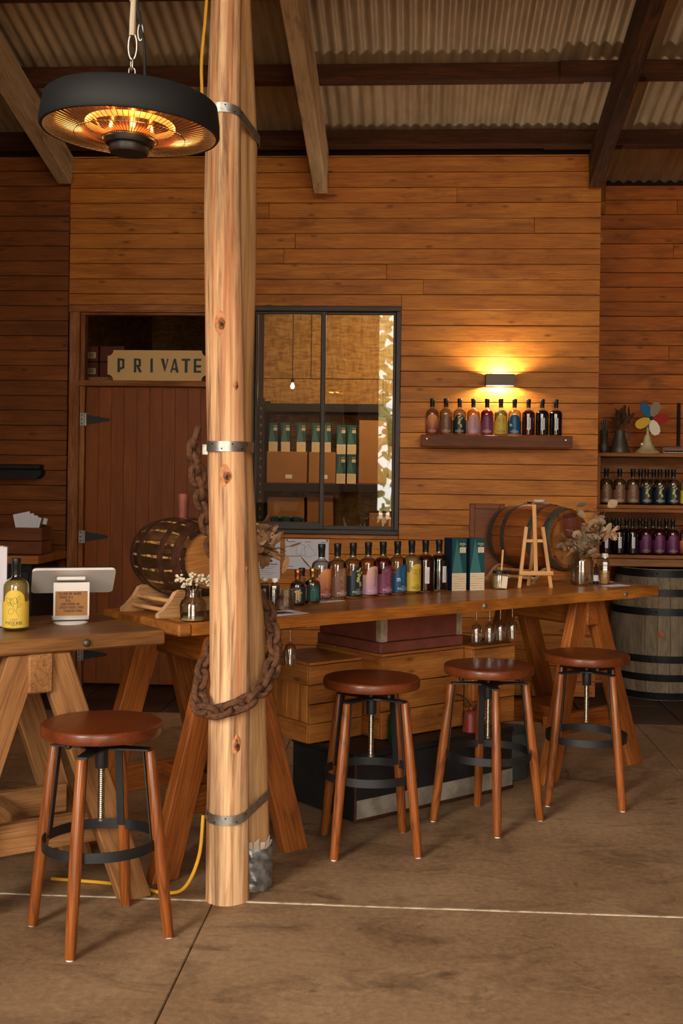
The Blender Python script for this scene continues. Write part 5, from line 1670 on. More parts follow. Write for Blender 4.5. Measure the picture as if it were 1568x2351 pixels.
part('string', MB().tube([(.030 + .02 * cos(a), -.034, .066 + .008 * sin(a)) for a in [2 * pi * k / 14 for k in range(14)]], .0012, 5, closed=True), MAT['rope'], t, M)

# easel
ez = thing('tabletop_easel', 'small pale pine tabletop easel standing empty on the counter', 'easel', T(.63, 6.10, TOP))
fl_, fr_ = Vector((.548, 6.062, TOP)), Vector((.716, 6.102, TOP))
tp = Vector((.630, 6.165, TOP + .43)); bkf = Vector((.612, 6.228, TOP))
def eb(n, a, b, w=.018, h=.012): beam(n, a, b, w, h, MAT['easel'], ez, up=(.2, -.95, .2), c=.0015)
xd = (fr_ - fl_).normalized()
mid = (fl_ + fr_) / 2
eb('leg', fl_, fl_ + (tp - fl_) * .70 + Vector((-.018, 0, .012)))
eb('leg', fr_, fr_ + (tp - fr_) * .70 + Vector((.018, 0, .012)))
eb('mast', mid + (tp - mid) * .17 + Vector((.004, -.004, 0)), tp + Vector((0, .003, 0)), .020, .012)
eb('back_leg', bkf, mid + (tp - mid) * .62 + Vector((0, .012, 0)), .018, .012)
lp = fl_ + (tp - fl_) * .175; rp_ = fr_ + (tp - fr_) * .175
off = Vector((.03, -.10, .0)).normalized() * .014
eb('ledge', lp - xd * .018 + off, rp_ + xd * .022 + off, .022, .014)
lp = fl_ + (tp - fl_) * .56; rp_ = fr_ + (tp - fr_) * .56
eb('cross_bar', lp - xd * .01 - off * .3, rp_ + xd * .012 - off * .3, .016, .010)

# ------------------------------------------------------------ dried flowers
def leaf_mesh(L, w, bend, name, mat, n=5, fold=.25):
    vs = []; fs = []
    for k in range(n + 1):
        t = k / n
        ww = w * (sin(pi * (t * .92 + .04)) ** .8)
        z = bend * t * t
        vs += [(-ww, L * t, z + fold * ww), (0, L * t, z), (ww, L * t, z + fold * ww)]
    for k in range(n):
        a = k * 3
        fs += [(a, a + 1, a + 4, a + 3), (a + 1, a + 2, a + 5, a + 4)]
    me = MB().add(vs, fs).mesh(name, True, 80); me.materials.append(mat); return me
leafA = plain('dried_gum_leaf', (186, 158, 128), .7, mott=.5, mcol=(150, 122, 94), mscale=40)
leafB = plain('brown_dried_leaf', (150, 110, 74), .7, mott=.6, mcol=(110, 74, 46), mscale=40)
leafC = plain('pink_dried_petal', (206, 160, 128), .7)
leafD = plain('dull_green_leaf', (110, 104, 78), .7)
stemm = plain('dried_stem', (120, 88, 58), .8)
L_round = leaf_mesh(.058, .026, .010, 'leaf', leafA)
L_long = leaf_mesh(.066, .012, .014, 'leaf', leafB)
L_pet = leaf_mesh(.052, .006, .012, 'petal', leafC)
L_green = leaf_mesh(.05, .016, .01, 'leaf', leafD)
def aim(pos, d, roll):
    d = Vector(d).normalized()
    q = d.to_track_quat('Y', 'Z').to_matrix().to_4x4()
    return T(*pos) @ q @ RY(roll)
# right-hand vase
VM = T(.902, 6.312, TOP)
vase = thing('glass_vase', 'clear glass jar vase holding dried eucalyptus and a banksia', 'vase', VM)
part('glass', MB().lathe([(.001, .001), (.052, .001), (.060, .008), (.063, .03), (.063, .125), (.056, .15), (.050, .158), (.052, .165), (.049, .165), (.047, .157), (.053, .148), (.0605, .124), (.0605, .03), (.05, .008), (.001, .006)], 36, cap0=False, cap1=False), MAT['glass'], vase, VM)
bq = thing('dried_bouquet', 'dried eucalyptus and banksia bouquet in the right-hand vase', 'flowers', VM @ T(0, 0, .02))
random.seed(21)
base = VM @ Vector((0, 0, .02))
mouth = VM @ Vector((0, 0, .165))
tips = [(.10, -.08, .24), (.0, -.09, .20), (-.06, -.07, .22), (.03, -.09, .16), (.07, -.02, .30), (.12, 0, .26), (-.09, -.02, .26), (-.03, .0, .42), (.06, -.02, .40), (.13, -.02, .42), (.15, -.03, .30), (-.10, .0, .20), (-.13, -.02, .12), (.08, -.05, .28), (-.02, -.07, .26), (.02, -.06, .33), (.10, -.02, .34), (-.08, -.04, .28), (.04, .02, .36)]
for i, (dx, dy, dz) in enumerate(tips):
    tip = VM @ Vector((dx, dy, dz))
    mid_ = mouth + Vector((dx * .25, dy * .25, .04 if dz > .2 else .03))
    path = smooth_path([base + Vector((-dx * .15, -dy * .1, 0)), mouth + Vector((dx * .12, dy * .1, 0)), mid_, tip], 5)
    part('stem', MB().tube(path, .0016, 5), stemm, bq, T())
    n = 11
    for k in range(n):
        u = .55 + .45 * k / (n - 1)
        p = path[min(len(path) - 1, int(u * (len(path) - 1)))]
        ang_ = random.uniform(0, 6.28)
        d = Vector((cos(ang_), -.5 + .5 * sin(ang_), random.uniform(-.3, .7)))
        me = random.choice((L_round, L_round, L_round, L_green, L_long))
        link('leaf', me, None, bq, aim(p, d, random.uniform(-1.2, 1.2)))
pc = VM @ Vector((.145, -.03, .285))
for k in range(11):
    a = 2 * pi * k / 11
    link('petal', L_pet, None, bq, aim(pc, (.55 + .35 * cos(a), -.3 + .3 * sin(a), -.15 + .7 * sin(a)), a))
# banksia head: a dark bristling cone
BM_ = VM @ T(-.062, -.035, .315) @ RY(-.18) @ RX(.15)
hd = MB().lathe([(.001, -.07), (.034, -.062), (.045, -.03), (.046, .02), (.040, .052), (.024, .066), (.001, .068)], 28, cap0=False, cap1=False)
part('banksia_head', hd, plain('dark_red_banksia', (84, 34, 20), .7, mott=.8, mcol=(46, 16, 10), mscale=90, bump=1), bq, BM_)
sp = MB(); random.seed(8)
for k in range(34):
    a = 2 * pi * k / 34
    sp.tube([(.042 * cos(a), .042 * sin(a), -.045), (.0505 * cos(a), .0505 * sin(a), 0), (.041 * cos(a), .041 * sin(a), .054)], .0016, 4)
b_ = part('banksia_styles', sp, plain('banksia_styles', (128, 60, 36), .6), bq, BM_); b_['kind'] = 'stuff'
for k in range(8):
    a = 2 * pi * k / 8
    link('bract', L_long, None, bq, BM_ @ aim((.03 * cos(a), .03 * sin(a), -.07), (cos(a), sin(a), .7), a))
# small dark dropper between vase and grain bottle
DM = T(.985, 6.375, TOP)
t = thing('dropper_bottle', 'tiny black dropper bottle squeezed between vase and grain bottle', 'bottle', DM)
part('body', MB().lathe([(.001, 0), (.015, .001), (.016, .004), (.016, .062), (.007, .07), (.007, .076)], 18, cap0=False), MAT['black'], t, DM)
part('cap', MB().lathe([(.009, .074), (.009, .09), (.005, .094), (.004, .112), (.001, .114)], 14, cap1=False), MAT['blackm'], t, DM)
part('label', MB().lathe([(.0163, .018), (.0163, .05)], 18, cap0=False, cap1=False), MAT['paper'], t, DM)
# bouquet behind the poles
V2 = T(-.72, 5.03, TOP)
vase2 = thing('glass_vase', 'slim vase hidden behind the poles, holding brown dried leaves', 'vase', V2)
part('glass', MB().lathe([(.001, .001), (.038, .001), (.042, .01), (.044, .13), (.036, .17), (.038, .18), (.035, .18), (.04, .13), (.001, .006)], 28, cap0=False, cap1=False), MAT['glass'], vase2, V2)
bq2 = thing('dried_bouquet', 'brown dried leaf bouquet peeking out right of the poles', 'flowers', V2 @ T(0, 0, .02))
random.seed(31)
L_big = leaf_mesh(.075, .016, .022, 'leaf', leafB); L_big2 = leaf_mesh(.07, .018, .018, 'leaf', leafA)
for i, (dx, dy, dz) in enumerate(((.07, -.03, .35), (.10, -.05, .30), (.12, -.05, .26), (.09, -.04, .22), (.19, -.06, .26), (.24, -.06, .22), (.06, 0, .30), (.08, -.07, .26), (-.05, 0, .33), (0, .03, .36))):
    tip = V2 @ Vector((dx, dy, dz))
    path = smooth_path([V2 @ Vector((-dx * .1, 0, .01)), V2 @ Vector((dx * .08, dy * .1, .18)), V2 @ Vector((dx * .6, dy * .6, .18 + (dz - .18) * .8)), tip], 5)
    part('stem', MB().tube(path, .0015, 5), stemm, bq2, T())
    n = 7 if dx < .15 else 3
    for k in range(n):
        u = .6 + .4 * k / (n - 1)
        p = path[min(len(path) - 1, int(u * (len(path) - 1)))]
        d = Vector((random.uniform(-.3, 1), random.uniform(-.9, .2), random.uniform(-.9, .6)))
        link('leaf', random.choice((L_big, L_big, L_big2)), None, bq2, aim(p, d, random.uniform(-1, 1)))
# jar of white dried flowers in front of the charred cask
JM = T(-.838, 4.425, TOP)
jar = thing('flower_jar', 'round shouldered clear jar with tiny white dried flowers by the charred cask', 'jar', JM)
part('glass', MB().lathe([(.001, .001), (.046, .001), (.051, .006), (.052, .062), (.046, .078), (.034, .088), (.031, .096), (.031, .112), (.034, .114), (.034, .119), (.030, .119), (.029, .096), (.044, .077), (.0495, .06), (.0495, .008), (.001, .005)], 36, cap0=False, cap1=False), MAT['glass'], jar, JM)
part('fallen_petals', MB().lathe([(.001, .006), (.047, .006), (.046, .013), (.02, .017), (.001, .012)], 24, cap0=False, cap1=False), plain('pale_dried_petals', (214, 186, 140), .7, mott=.8, mcol=(150, 104, 60), mscale=160, bump=1), jar, JM)
wf = thing('dried_bouquet', 'sprig bunch of tiny white dried flowers in the round shouldered jar', 'flowers', JM @ T(0, 0, .02))
random.seed(41)
flm = plain('tiny_white_flowers', (232, 218, 190), .7)
fb = MB().lathe([(.001, -.004), (.0055, -.002), (.0062, .001), (.004, .004), (.001, .002)], 7, cap0=False, cap1=False).mesh('floret', True, 60); fb.materials.append(flm)
for i, (dx, dy, dz) in enumerate(((-.055, 0, .165), (-.02, -.02, .15), (.0, 0, .17), (.03, -.01, .165), (.05, 0, .16), (.02, .02, .15), (-.035, .01, .14), (.065, -.01, .15))):
    path = smooth_path([JM @ Vector((-dx * .4, -dy * .4, .012)), JM @ Vector((dx * .3, dy * .3, .11)), JM @ Vector((dx, dy, dz))], 5)
    part('stem', MB().tube(path, .0012, 5), stemm, wf, T())
    for k in range(12):
        p = JM @ Vector((dx + random.uniform(-.016, .016), dy + random.uniform(-.014, .014), dz + random.uniform(-.014, .014)))
        link('floret', fb, None, wf, T(*p) @ RX(random.uniform(-1, 1.6)) @ RZ(random.uniform(0, 3)))

# ------------------------------------------------------------ till tablet on the left table
PM_ = T(-1.272, 4.285, TOP) @ RZ(rad(20))
pos = thing('till_tablet', 'white point-of-sale tablet stand seen from behind with a handwritten kraft note', 'till', PM_)
part('swivel_base', MB().lathe([(.001, 0), (.062, 0), (.064, .004), (.055, .008), (.001, .008)], 36, cap0=False, cap1=False), MAT['white'], pos, PM_)
# C-shaped bracket: foot plate, rounded bend, upright face
W_ = .13
def bracket():
    mb = MB()
    pts = [(.10, .012), (.02, .012)]
    for k in range(7):
        a = pi / 2 * k / 6
        pts.append((-.030 + .028 - .028 * sin(a) - .0, .012 + .028 - .028 * cos(a)))
    pts = [(.085, .012), (-.005, .012)] + [(-.005 - .028 * sin(pi / 2 * k / 6), .012 + .028 * (1 - cos(pi / 2 * k / 6))) for k in range(1, 7)] + [(-.033, .155)]
    th = .006
    inner = []
    for i, (y, z) in enumerate(pts):
        a = pts[max(i - 1, 0)]; b = pts[min(i + 1, len(pts) - 1)]
        dy, dz = b[0] - a[0], b[1] - a[1]
        L = sqrt(dy * dy + dz * dz)
        inner.append((y - dz / L * -th * -1, z + dy / L * -th))
    vs = []; fs = []
    for (y, z), (yi, zi) in zip(pts, inner):
        for s in (-1, 1):
            vs.append((s * W_ / 2, y, z)); vs.append((s * W_ / 2, yi, zi))
    n = len(pts)
    for i in range(n - 1):
        a = i * 4; c = a + 4
        fs += [(a, a + 2, c + 2, c), (a + 1, c + 1, c + 3, a + 3), (a, c, c + 1, a + 1), (a + 2, a + 3, c + 3, c + 2)]
    fs += [(0, 1, 3, 2), ((n - 1) * 4, (n - 1) * 4 + 2, (n - 1) * 4 + 3, (n - 1) * 4 + 1)]
    return mb.add(vs, fs)
part('bracket', bracket(), MAT['white'], pos, PM_, angle=40)
def rrect(w, h, r, n=5):
    out = []
    for (cx, cy, a0) in ((w / 2 - r, h / 2 - r, 0), (-w / 2 + r, h / 2 - r, pi / 2), (-w / 2 + r, -h / 2 + r, pi), (w / 2 - r, -h / 2 + r, 1.5 * pi)):
        for k in range(n + 1):
            a = a0 + pi / 2 * k / n
            out.append((cx + r * cos(a), cy + r * sin(a)))
    return out
# tablet: back faces the viewer and tips down, screen faces the bar side
TM = PM_ @ T(0.012, .062, .158) @ RX(rad(56)) @ RX(pi / 2)
part('tablet_shell', MB().prism(rrect(.305, .175, .018), -.0, .010), MAT['white'], pos, TM, smooth=False)
part('tablet_screen', MB().prism(rrect(.300, .170, .017), -.006, .0), MAT['blackm'], pos, TM, smooth=False)
part('neck', MB().cbox(.105, .045, .014, .004), MAT['white'], pos, PM_ @ T(0.0, -.010, .166) @ RX(rad(-10)), smooth=False)
NM = PM_ @ T(0, -.0398, 0)
nt_o = part('kraft_note', MB().box(0, -.0004, .078, .116, .0008, .090), MAT['kraft'], pos, NM, smooth=False)
tm = MB()
random.seed(6)
for (s, x, z, h) in (('PLEASE BE AWARE', -.004, .1105, .0072), ('THERE IS A', -.019, .0975, .0072), ('1.9%', -.012, .0835, .0088), ('SURCHARGE ON', -.004, .072, .0072), ('CREDIT/DEBIT CARD', .001, .0595, .0072), ('TRANSACTIONS', .006, .0465, .0076)):
    sp = min(1.12, .104 / text_w(s, h))
    flat_strokes(tm, [[(px + x + random.uniform(-.0003, .0003), pz + z + random.uniform(-.0004, .0004)) for px, pz in pl] for pl in strokes(s, h, sp)], .0013, on_plane(-.0014))
part('handwriting', tm, MAT['ink'], nt_o, NM, smooth=False)
# white sign board cut by the left edge
sb = thing('menu_board', 'white upright card holder cut by the left picture edge on the left table', 'sign', T(-1.545, 4.13, TOP))
SBM = T(-1.562, 4.125, TOP) @ RZ(rad(4))
part('card', MB().cbox(.20, .002, .285, .0005), MAT['paper'], sb, SBM @ T(0, 0, .147), smooth=False)
part('holder', MB().cbox(.206, .004, .294, .001), MAT['glass'], sb, SBM @ T(0, .001, .1475), smooth=False)
part('foot', MB().cbox(.206, .07, .004, .001), MAT['glass'], sb, SBM @ T(0, .02, .002), smooth=False)

# ------------------------------------------------------------ PRIVATE sign on the transom
SG = T(-1.823, 8.172, 2.1805)
sg = thing('private_sign', 'cream door sign lettered PRIVATE standing on the transom bar', 'sign', SG)
w, h, r = .715, .215, .042
poly = []
for (cx, cz, a0) in ((w / 2, h, 0), (-w / 2, h, 1), (-w / 2, 0, 2), (w / 2, 0, 3)):
    st_ = {0: pi * 1.5, 1: pi * 2.0, 2: pi * .5, 3: pi}[a0]
    for k in range(7):
        a = st_ - pi / 2 * k / 6
        poly.append((cx + r * cos(a), cz + r * sin(a)))
bd = part('board', MB().prism(poly, -.006, .006), plain('cream_sign_paint', (236, 190, 122), .6), sg, SG @ RX(pi / 2), smooth=False)
# heavy art-deco capitals
def quad(p): return p
PL = {
 'P': [[(0, 0), (.17, 0), (.17, 1), (0, 1)], [(.17, 1), (.50, .96), (.50, .80), (.17, .86)], [(.34, .90), (.50, .96), (.50, .34), (.34, .36)], [(.17, .16), (.50, .30), (.50, .44), (.17, .34)]],
 'R': [[(0, 0), (.17, 0), (.17, 1), (0, 1)], [(.17, 1), (.50, .96), (.50, .82), (.17, .88)], [(.34, .9), (.50, .96), (.50, .50), (.34, .48)], [(.17, .42), (.50, .42), (.50, .54), (.17, .54)], [(.20, .42), (.38, .42), (.58, 0), (.38, 0)]],
 'I': [[(0, 0), (.17, 0), (.17, 1), (0, 1)]],
 'V': [[(0, 1), (.22, 1), (.36, .42), (.30, 0)], [(.30, 0), (.36, .42), (.46, 1), (.56, 1)]],
 'A': [[(0, 0), (.12, 0), (.32, .8), (.26, 1)], [(.26, 1), (.32, .8), (.42, 0), (.62, 0), (.40, 1)], [(.12, .18), (.48, .18), (.46, .32), (.15, .32)]],
 'T': [[(0, .86), (.62, .86), (.62, 1), (0, 1)], [(.22, 0), (.42, 0), (.42, .86), (.22, .86)]],
 'E': [[(0, 0), (.18, 0), (.18, 1), (0, 1)], [(.18, .86), (.54, .86), (.54, 1), (.18, 1)], [(.18, .38), (.50, .38), (.54, .48), (.54, .54), (.18, .54)], [(.18, 0), (.54, 0), (.54, .14), (.18, .14)]],
}
lm = plain('dark_green_sign_paint', (40, 50, 44), .55)
hh = .098
x = -.285
for c, a in zip('PRIVATE', (.118, .118, .074, .068, .082, .086, .08)):
    mb = MB()
    for j, pg in enumerate(PL[c]):
        mb.prism([(px_ * hh, pz_ * hh) for px_, pz_ in pg], 0, .003 + .0002 * j)
    part('letter', mb, lm, sg, SG @ T(x, -.006, .058) @ RX(pi / 2), smooth=False)
    x += a
# cartons stacked behind the transom
sh = thing('storage_shelf', 'inner store shelf behind the door transom', 'shelf', T(-1.95, 8.62, 2.14))
part('board', MB().cbox(1.0, .40, .03, .003), MAT['osb'], sh, T(-1.97, 8.66, 2.215), smooth=False)
for x in (-2.42, -1.52):
    part('upright', MB().cbox(.04, .30, 2.2, .003), MAT['back'], sh, T(x, 8.66, 1.1), smooth=False)
bar_m = plain('barcode_label', (196, 170, 132), .7)
for (x, z, lab) in ((-2.435, 2.349, 'upper left red-brown carton with barcode seen over the door'), (-2.435, 2.2315, 'lower left red-brown carton with barcode seen over the door'),
                    (-2.238, 2.349, 'upper red-brown carton beside the sign over the door'), (-2.238, 2.2315, 'lower red-brown carton beside the sign over the door')):
    M = T(x, 8.64, z)
    t = thing('carton', lab, 'box', M, 'red-brown cartons over the door')
    part('box', MB().cbox(.185, .26, .112, .002), MAT['cardred'], t, M @ T(0, 0, .056), smooth=False)
    if x < -2.3:
        l = part('barcode', MB().box(.045, -.1306, .045, .060, .001, .044), bar_m, t, M, smooth=False)
        bm_ = MB(); random.seed(3)
        xx = .023
        while xx < .056:
            ww = random.choice((.0012, .002, .003)); bm_.box(xx, -.1314, .045, ww, .0006, .034); xx += ww + .0022
        part('bars', bm_, MAT['ink'], l, M, smooth=False)

# ------------------------------------------------------------ papers pinned below the window
def pinned(label, xa, xb, za, zb, y=8.1975):
    t = thing('pinned_sheet', label, 'paper', T((xa + xb) / 2, y, za), 'sheets pinned under the window')
    part('sheet', MB().box((xa + xb) / 2, y, (za + zb) / 2, xb - xa, .0008, zb - za), MAT['paper'], t, T(), smooth=False)
    for (x, z) in ((xa + .012, zb - .008), (xb - .012, zb - .008), (xa + .012, za + .008)):
        part('pin', MB().lathe([(.006, 0), (.005, .006), (.001, .007)], 10, cap1=False), MAT['blackm'], t, T(x, y - .0004, z) @ RX(pi / 2))
    return t
t = pinned('white site plan sheet pinned to the boards under the window', -.901, -.592, .862, 1.074)
tm = MB(); f = on_plane(8.1967)
flat_strokes(tm, [[(-.745, .955), (-.79, .96), (-.78, 1.0), (-.735, 1.035), (-.68, .965), (-.745, .945)], [(-.83, 1.03), (-.765, 1.035), (-.755, .94)], [(-.82, 1.03), (-.82, .97), (-.79, .96)]], .0018, f)
flat_strokes(tm, [[(-.885, 1.055), (-.83, 1.055)], [(-.76, 1.055), (-.72, 1.055)], [(-.645, 1.052), (-.605, 1.052)], [(-.88, .88), (-.84, .88)], [(-.62, .875), (-.61, .875)]], .004, f)
part('plan_lines', tm, plain('grey_print', (128, 124, 134), .7), t, T(), smooth=False)
t = pinned('white notice sheet with dark rule pinned under the window beside the poles', -1.118, -.936, .79, 1.06)
tm = MB()
flat_strokes(tm, [[(-1.08, .893), (-.955, .893)]], .006, f)
for k in range(5): flat_strokes(tm, [[(-1.09, .875 - k * .014), (-.97 - .02 * (k % 3), .875 - k * .014)]], .002, f)
part('print', tm, plain('blue_grey_print', (92, 96, 124), .7), t, T(), smooth=False)
t = pinned('small notice card tucked at the window corner behind the dried leaves', -1.005, -.936, 1.066, 1.105)

# ------------------------------------------------------------ top of the recess rack: ornament, jug, fan, display box
Zr = 1.712
M = T(1.362, 8.50, Zr)
t = thing('metal_ornament', 'tarnished coiled metal ornament at the left of the rack top', 'ornament', M)
part('bulb', MB().lathe([(.026, 0), (.033, .02), (.034, .055), (.024, .082), (.02, .088)], 24), MAT['zinc'], t, M)
cp = []
for k in range(60):
    a = 2 * pi * k / 12
    cp.append((.026 * cos(a), .026 * sin(a), .09 + .0105 * k / 12 * 1.4))
part('coil', MB().tube(cp, .006, 6), MAT['zinc'], t, M)
for (x, h_) in ((-.014, .045), (.0, .065), (.013, .05)):
    part('rod', MB().lathe([(.006, 0), (.006, h_), (.009, h_ + .004), (.009, h_ + .016), (.003, h_ + .02)], 12), MAT['zinc'], t, M @ T(x, 0, .16))
part('neck', MB().lathe([(.02, .085), (.022, .16), (.018, .168)], 16), MAT['zinc'], t, M)
M = T(1.478, 8.52, Zr)
t = thing('pewter_jug', 'dark conical pewter jug on the rack top holding dried stems', 'jug', M)
part('body', MB().lathe([(.001, 0), (.070, .0), (.072, .006), (.060, .05), (.040, .11), (.034, .14), (.040, .165), (.038, .166), (.030, .14), (.055, .05), (.06, .01), (.001, .008)], 32, cap0=False, cap1=False), MAT['zinc'], t, M)
part('handle', MB().tube(smooth_path([(.036, 0, .15), (.062, 0, .15), (.068, 0, .12), (.052, 0, .09)], 5), .006, 8), MAT['zinc'], t, M)
db = thing('dried_bouquet', 'dark dried banksia stems in the pewter jug', 'flowers', M @ T(0, 0, .02))
random.seed(51)
dkl = plain('dark_dried_leaf', (74, 42, 26), .8)
L_dark = leaf_mesh(.07, .013, .012, 'leaf', dkl)
for i in range(9):
    dx, dy, dz = random.uniform(-.05, .08), random.uniform(-.03, .03), random.uniform(.24, .31)
    part('stem', MB().tube([M @ Vector((dx * .2, dy * .2, .03)), M @ Vector((dx * .35, dy * .35, .165)), M @ Vector((dx, dy, dz))], .002, 5), dkl, db, T())
    for k in range(3):
        link('leaf', L_dark, None, db, aim(M @ Vector((dx * .85, dy * .85, dz - .07 + .03 * k)), (random.uniform(-.6, .6), random.uniform(-.5, .3), random.uniform(.3, 1)), random.uniform(-1, 1)))
FMx = T(1.668, 8.49, Zr)
fan = thing('desk_fan', 'old cream desk fan with blue, red, yellow and white blades on the rack top', 'fan', FMx)
part('base', MB().lathe([(.001, 0), (.088, 0), (.090, .006), (.078, .018), (.052, .040), (.034, .075), (.026, .11), (.020, .13), (.001, .132)], 36, cap0=False, cap1=False), MAT['fanbase'], fan, FMx)
part('neck', MB().lathe([(.012, .12), (.010, .2)], 16), MAT['fanbase'], fan, FMx)
part('motor', MB().lathe([(.001, -.05), (.028, -.045), (.04, -.02), (.04, .01), (.026, .032), (.001, .036)], 24, cap0=False, cap1=False), MAT['fanbase'], fan, FMx @ T(-.012, .005, .228) @ RX(pi / 2))
part('switch_knob', MB().lathe([(.009, 0), (.009, .016), (.001, .017)], 12, cap1=False), MAT['white'], fan, FMx @ T(-.045, -.02, .065) @ RX(pi / 2))
FH = FMx @ T(.015, -.055, .248) @ RX(pi / 2)
part('hub', MB().lathe([(.013, -.01), (.014, .008), (.006, .014), (.001, .014)], 16, cap1=False), MAT['black'], fan, FH)
blade = [(x * 1.16, y * 1.2) for x, y in [(-.008, .01), (-.024, .030), (-.032, .060), (-.028, .088), (-.012, .103), (.012, .103), (.027, .088), (.032, .06), (.024, .03), (.008, .01)]]
for k, (a, c) in enumerate(((123, (36, 104, 150)), (70, (150, 138, 118)), (0, (166, 24, 24)), (-72, (226, 214, 190)), (-152, (214, 170, 36)))):
    part('blade', MB().prism(blade, -.0012, .0012), plain('fan_blade_%d' % k, c, .45), fan, FH @ RZ(rad(a - 90)) @ RY(.28), smooth=False)
M = T(1.845, 8.47, Zr)
t = thing('display_case', 'small clear display case with bits inside on the rack top at the right edge', 'case', M)
part('case', MB().cbox(.16, .08, .052, .001), MAT['glass'], t, M @ T(0, 0, .027), smooth=False)
part('tray', MB().cbox(.15, .07, .006, .001), MAT['paper'], t, M @ T(0, 0, .006), smooth=False)
part('backing', MB().cbox(.15, .002, .045, .0005), plain('dusty_pink_card', (176, 128, 112), .7), t, M @ T(0, .034, .028), smooth=False)
random.seed(9)
for k in range(6):
    part('pebble', MB().lathe([(.001, -.004), (.009, -.003), (.012, 0), (.008, .006), (.001, .008)], 9, cap0=False, cap1=False), MAT['zinc'] if k % 2 else MAT['teal'], t, M @ T(-.055 + .022 * k, -.01 + .01 * (k % 2), .014) @ RZ(k) @ RX(.3))
bx_ = part('dark_frame', MB().cbox(.02, .03, .33, .003), MAT['back'], None, T(1.955, 8.80, 1.93), smooth=False)
tag(bx_, 'dark upright strip on the recess wall at the right picture edge', 'strip')

# ------------------------------------------------------------ service bench against the left wall
CB = T(-2.93, 7.72, 0)
cb = thing('service_bench', 'dark bench cabinet with timber top against the left board wall', 'cabinet', CB)
part('carcass', MB().cbox(.60, .56, .92, .004), MAT['blackm'], cb, T(-2.79, 7.78, .46), smooth=False)
part('worktop', MB().cbox(.66, .62, .055, .004), MAT['counter'], cb, T(-2.76, 7.76, .9485), smooth=False)
part('door_panel', MB().cbox(.28, .02, .80, .003), MAT['black'], cb, T(-2.645, 7.492, .47), smooth=False)
part('door_panel', MB().cbox(.28, .02, .80, .003), MAT['black'], cb, T(-2.935, 7.492, .47), smooth=False)
Zc = .977
# small dark crate with cards, marker and black pot
M = T(-2.60, 7.62, Zc)
t = thing('serving_crate', 'small dark red timber crate at the end of the left bench', 'crate', M)
for (x, y, sx, sy) in ((0, -.10, .34, .012), (0, .10, .34, .012), (-.164, 0, .012, .19), (.164, 0, .012, .19)):
    for k in range(2):
        part('slat', MB().cbox(sx, sy, .085, .002), MAT['shelf'], t, M @ T(x, y, .046 + k * .09), smooth=False)
part('base', MB().cbox(.32, .19, .01, .002), MAT['shelf'], t, M @ T(0, 0, .006), smooth=False)
for k in range(4):
    o = part('blank_card', MB().cbox(.115, .0016, .15, .0003), MAT['paper'], None, M @ T(.03 + .012 * k, -.055 + .012 * k, .20 - .006 * k) @ RY(rad(-12 + 9 * k)), smooth=False)
    tag(o, ('front leftmost', 'second', 'third', 'rearmost rightmost')[k] + ' pale blank card of the fan in the dark crate', 'card', 'cards fanned in the dark crate')
t2 = thing('marker_bottle', 'black bottle with white cap leaning in the dark crate on the left bench', 'bottle', M @ T(.135, 0, .02))
MM = M @ T(.115, -.02, .02) @ RY(rad(14))
part('body', MB().lathe([(.001, 0), (.018, .002), (.018, .15), (.013, .17), (.013, .19)], 16, cap0=False), MAT['blackm'], t2, MM)
part('cap', MB().lathe([(.015, .185), (.015, .222), (.013, .226), (.001, .226)], 16, cap1=False), MAT['white'], t2, MM)
MP = T(-2.875, 7.60, Zc)
t3 = thing('black_pot', 'black round pot beside the dark crate on the left bench', 'pot', MP)
part('pot', MB().lathe([(.001, 0), (.075, .001), (.080, .01), (.080, .20), (.083, .205), (.076, .205), (.074, .02), (.001, .015)], 32, cap0=False, cap1=False), MAT['black'], t3, MP)
part('lid', MB().lathe([(.001, .225), (.012, .224), (.014, .21), (.082, .207), (.082, .204), (.001, .204)], 32, cap0=False, cap1=False), MAT['black'], t3, MP)
for k in range(3):
    o = link('wine_glass', WG, None, None, T(-2.77 + .075 * (k - 2), 7.475, Zc + .165)); tag(o, ('leftmost', 'middle', 'rightmost')[k] + ' small upturned glass on the left bench before the black pot', 'glass', 'upturned glasses on the left bench')
WBk = thing('wall_bracket', 'black stepped metal bracket fixed to the left board wall', 'bracket', T(-2.78, 8.15, 1.5))
part('arm', MB().cbox(.40, .10, .035, .006), MAT['blackm'], WBk, T(-2.84, 8.148, 1.56), smooth=False)
part('body', MB().prism([(-.2, 0), (.20, 0), (.23, .03), (.23, .06), (-.2, .06)], -.05, .05), MAT['blackm'], WBk, T(-2.86, 8.148, 1.475) @ RX(pi / 2), smooth=False)

# ------------------------------------------------------------ office: shelving, cartons, gift cartons, bulb
rk = thing('storage_rack', 'black slotted steel storage rack against the strand board wall in the office', 'rack', T(-.7, 10.6, 0))
for (x, y) in ((-1.375, 10.42), (.12, 10.42), (-1.375, 10.86), (.12, 10.86)):
    u = part('upright', MB().cbox(.055, .035, 2.22, .003), MAT['blackm'], rk, T(x, y, 1.11), smooth=False)
    if y < 10.5 and x < 0:
        for k in range(14):
            part('slot', MB().box(0, 0, 0, .012, .002, .022), MAT['kraft'], u, T(x, y - .018, 1.15 + k * .075), smooth=False)
for z in (2.175, 1.46, .85):
    for y in (10.42, 10.86):
        part('beam', MB().cbox(1.55, .03, .075, .003), MAT['blackm'], rk, T(-.628, y, z - .04), smooth=False)
    part('deck', MB().cbox(1.44, .42, .014, .002), MAT['card'] if z < 2 else MAT['blackm'], rk, T(-.628, 10.64, z - .008), smooth=False)
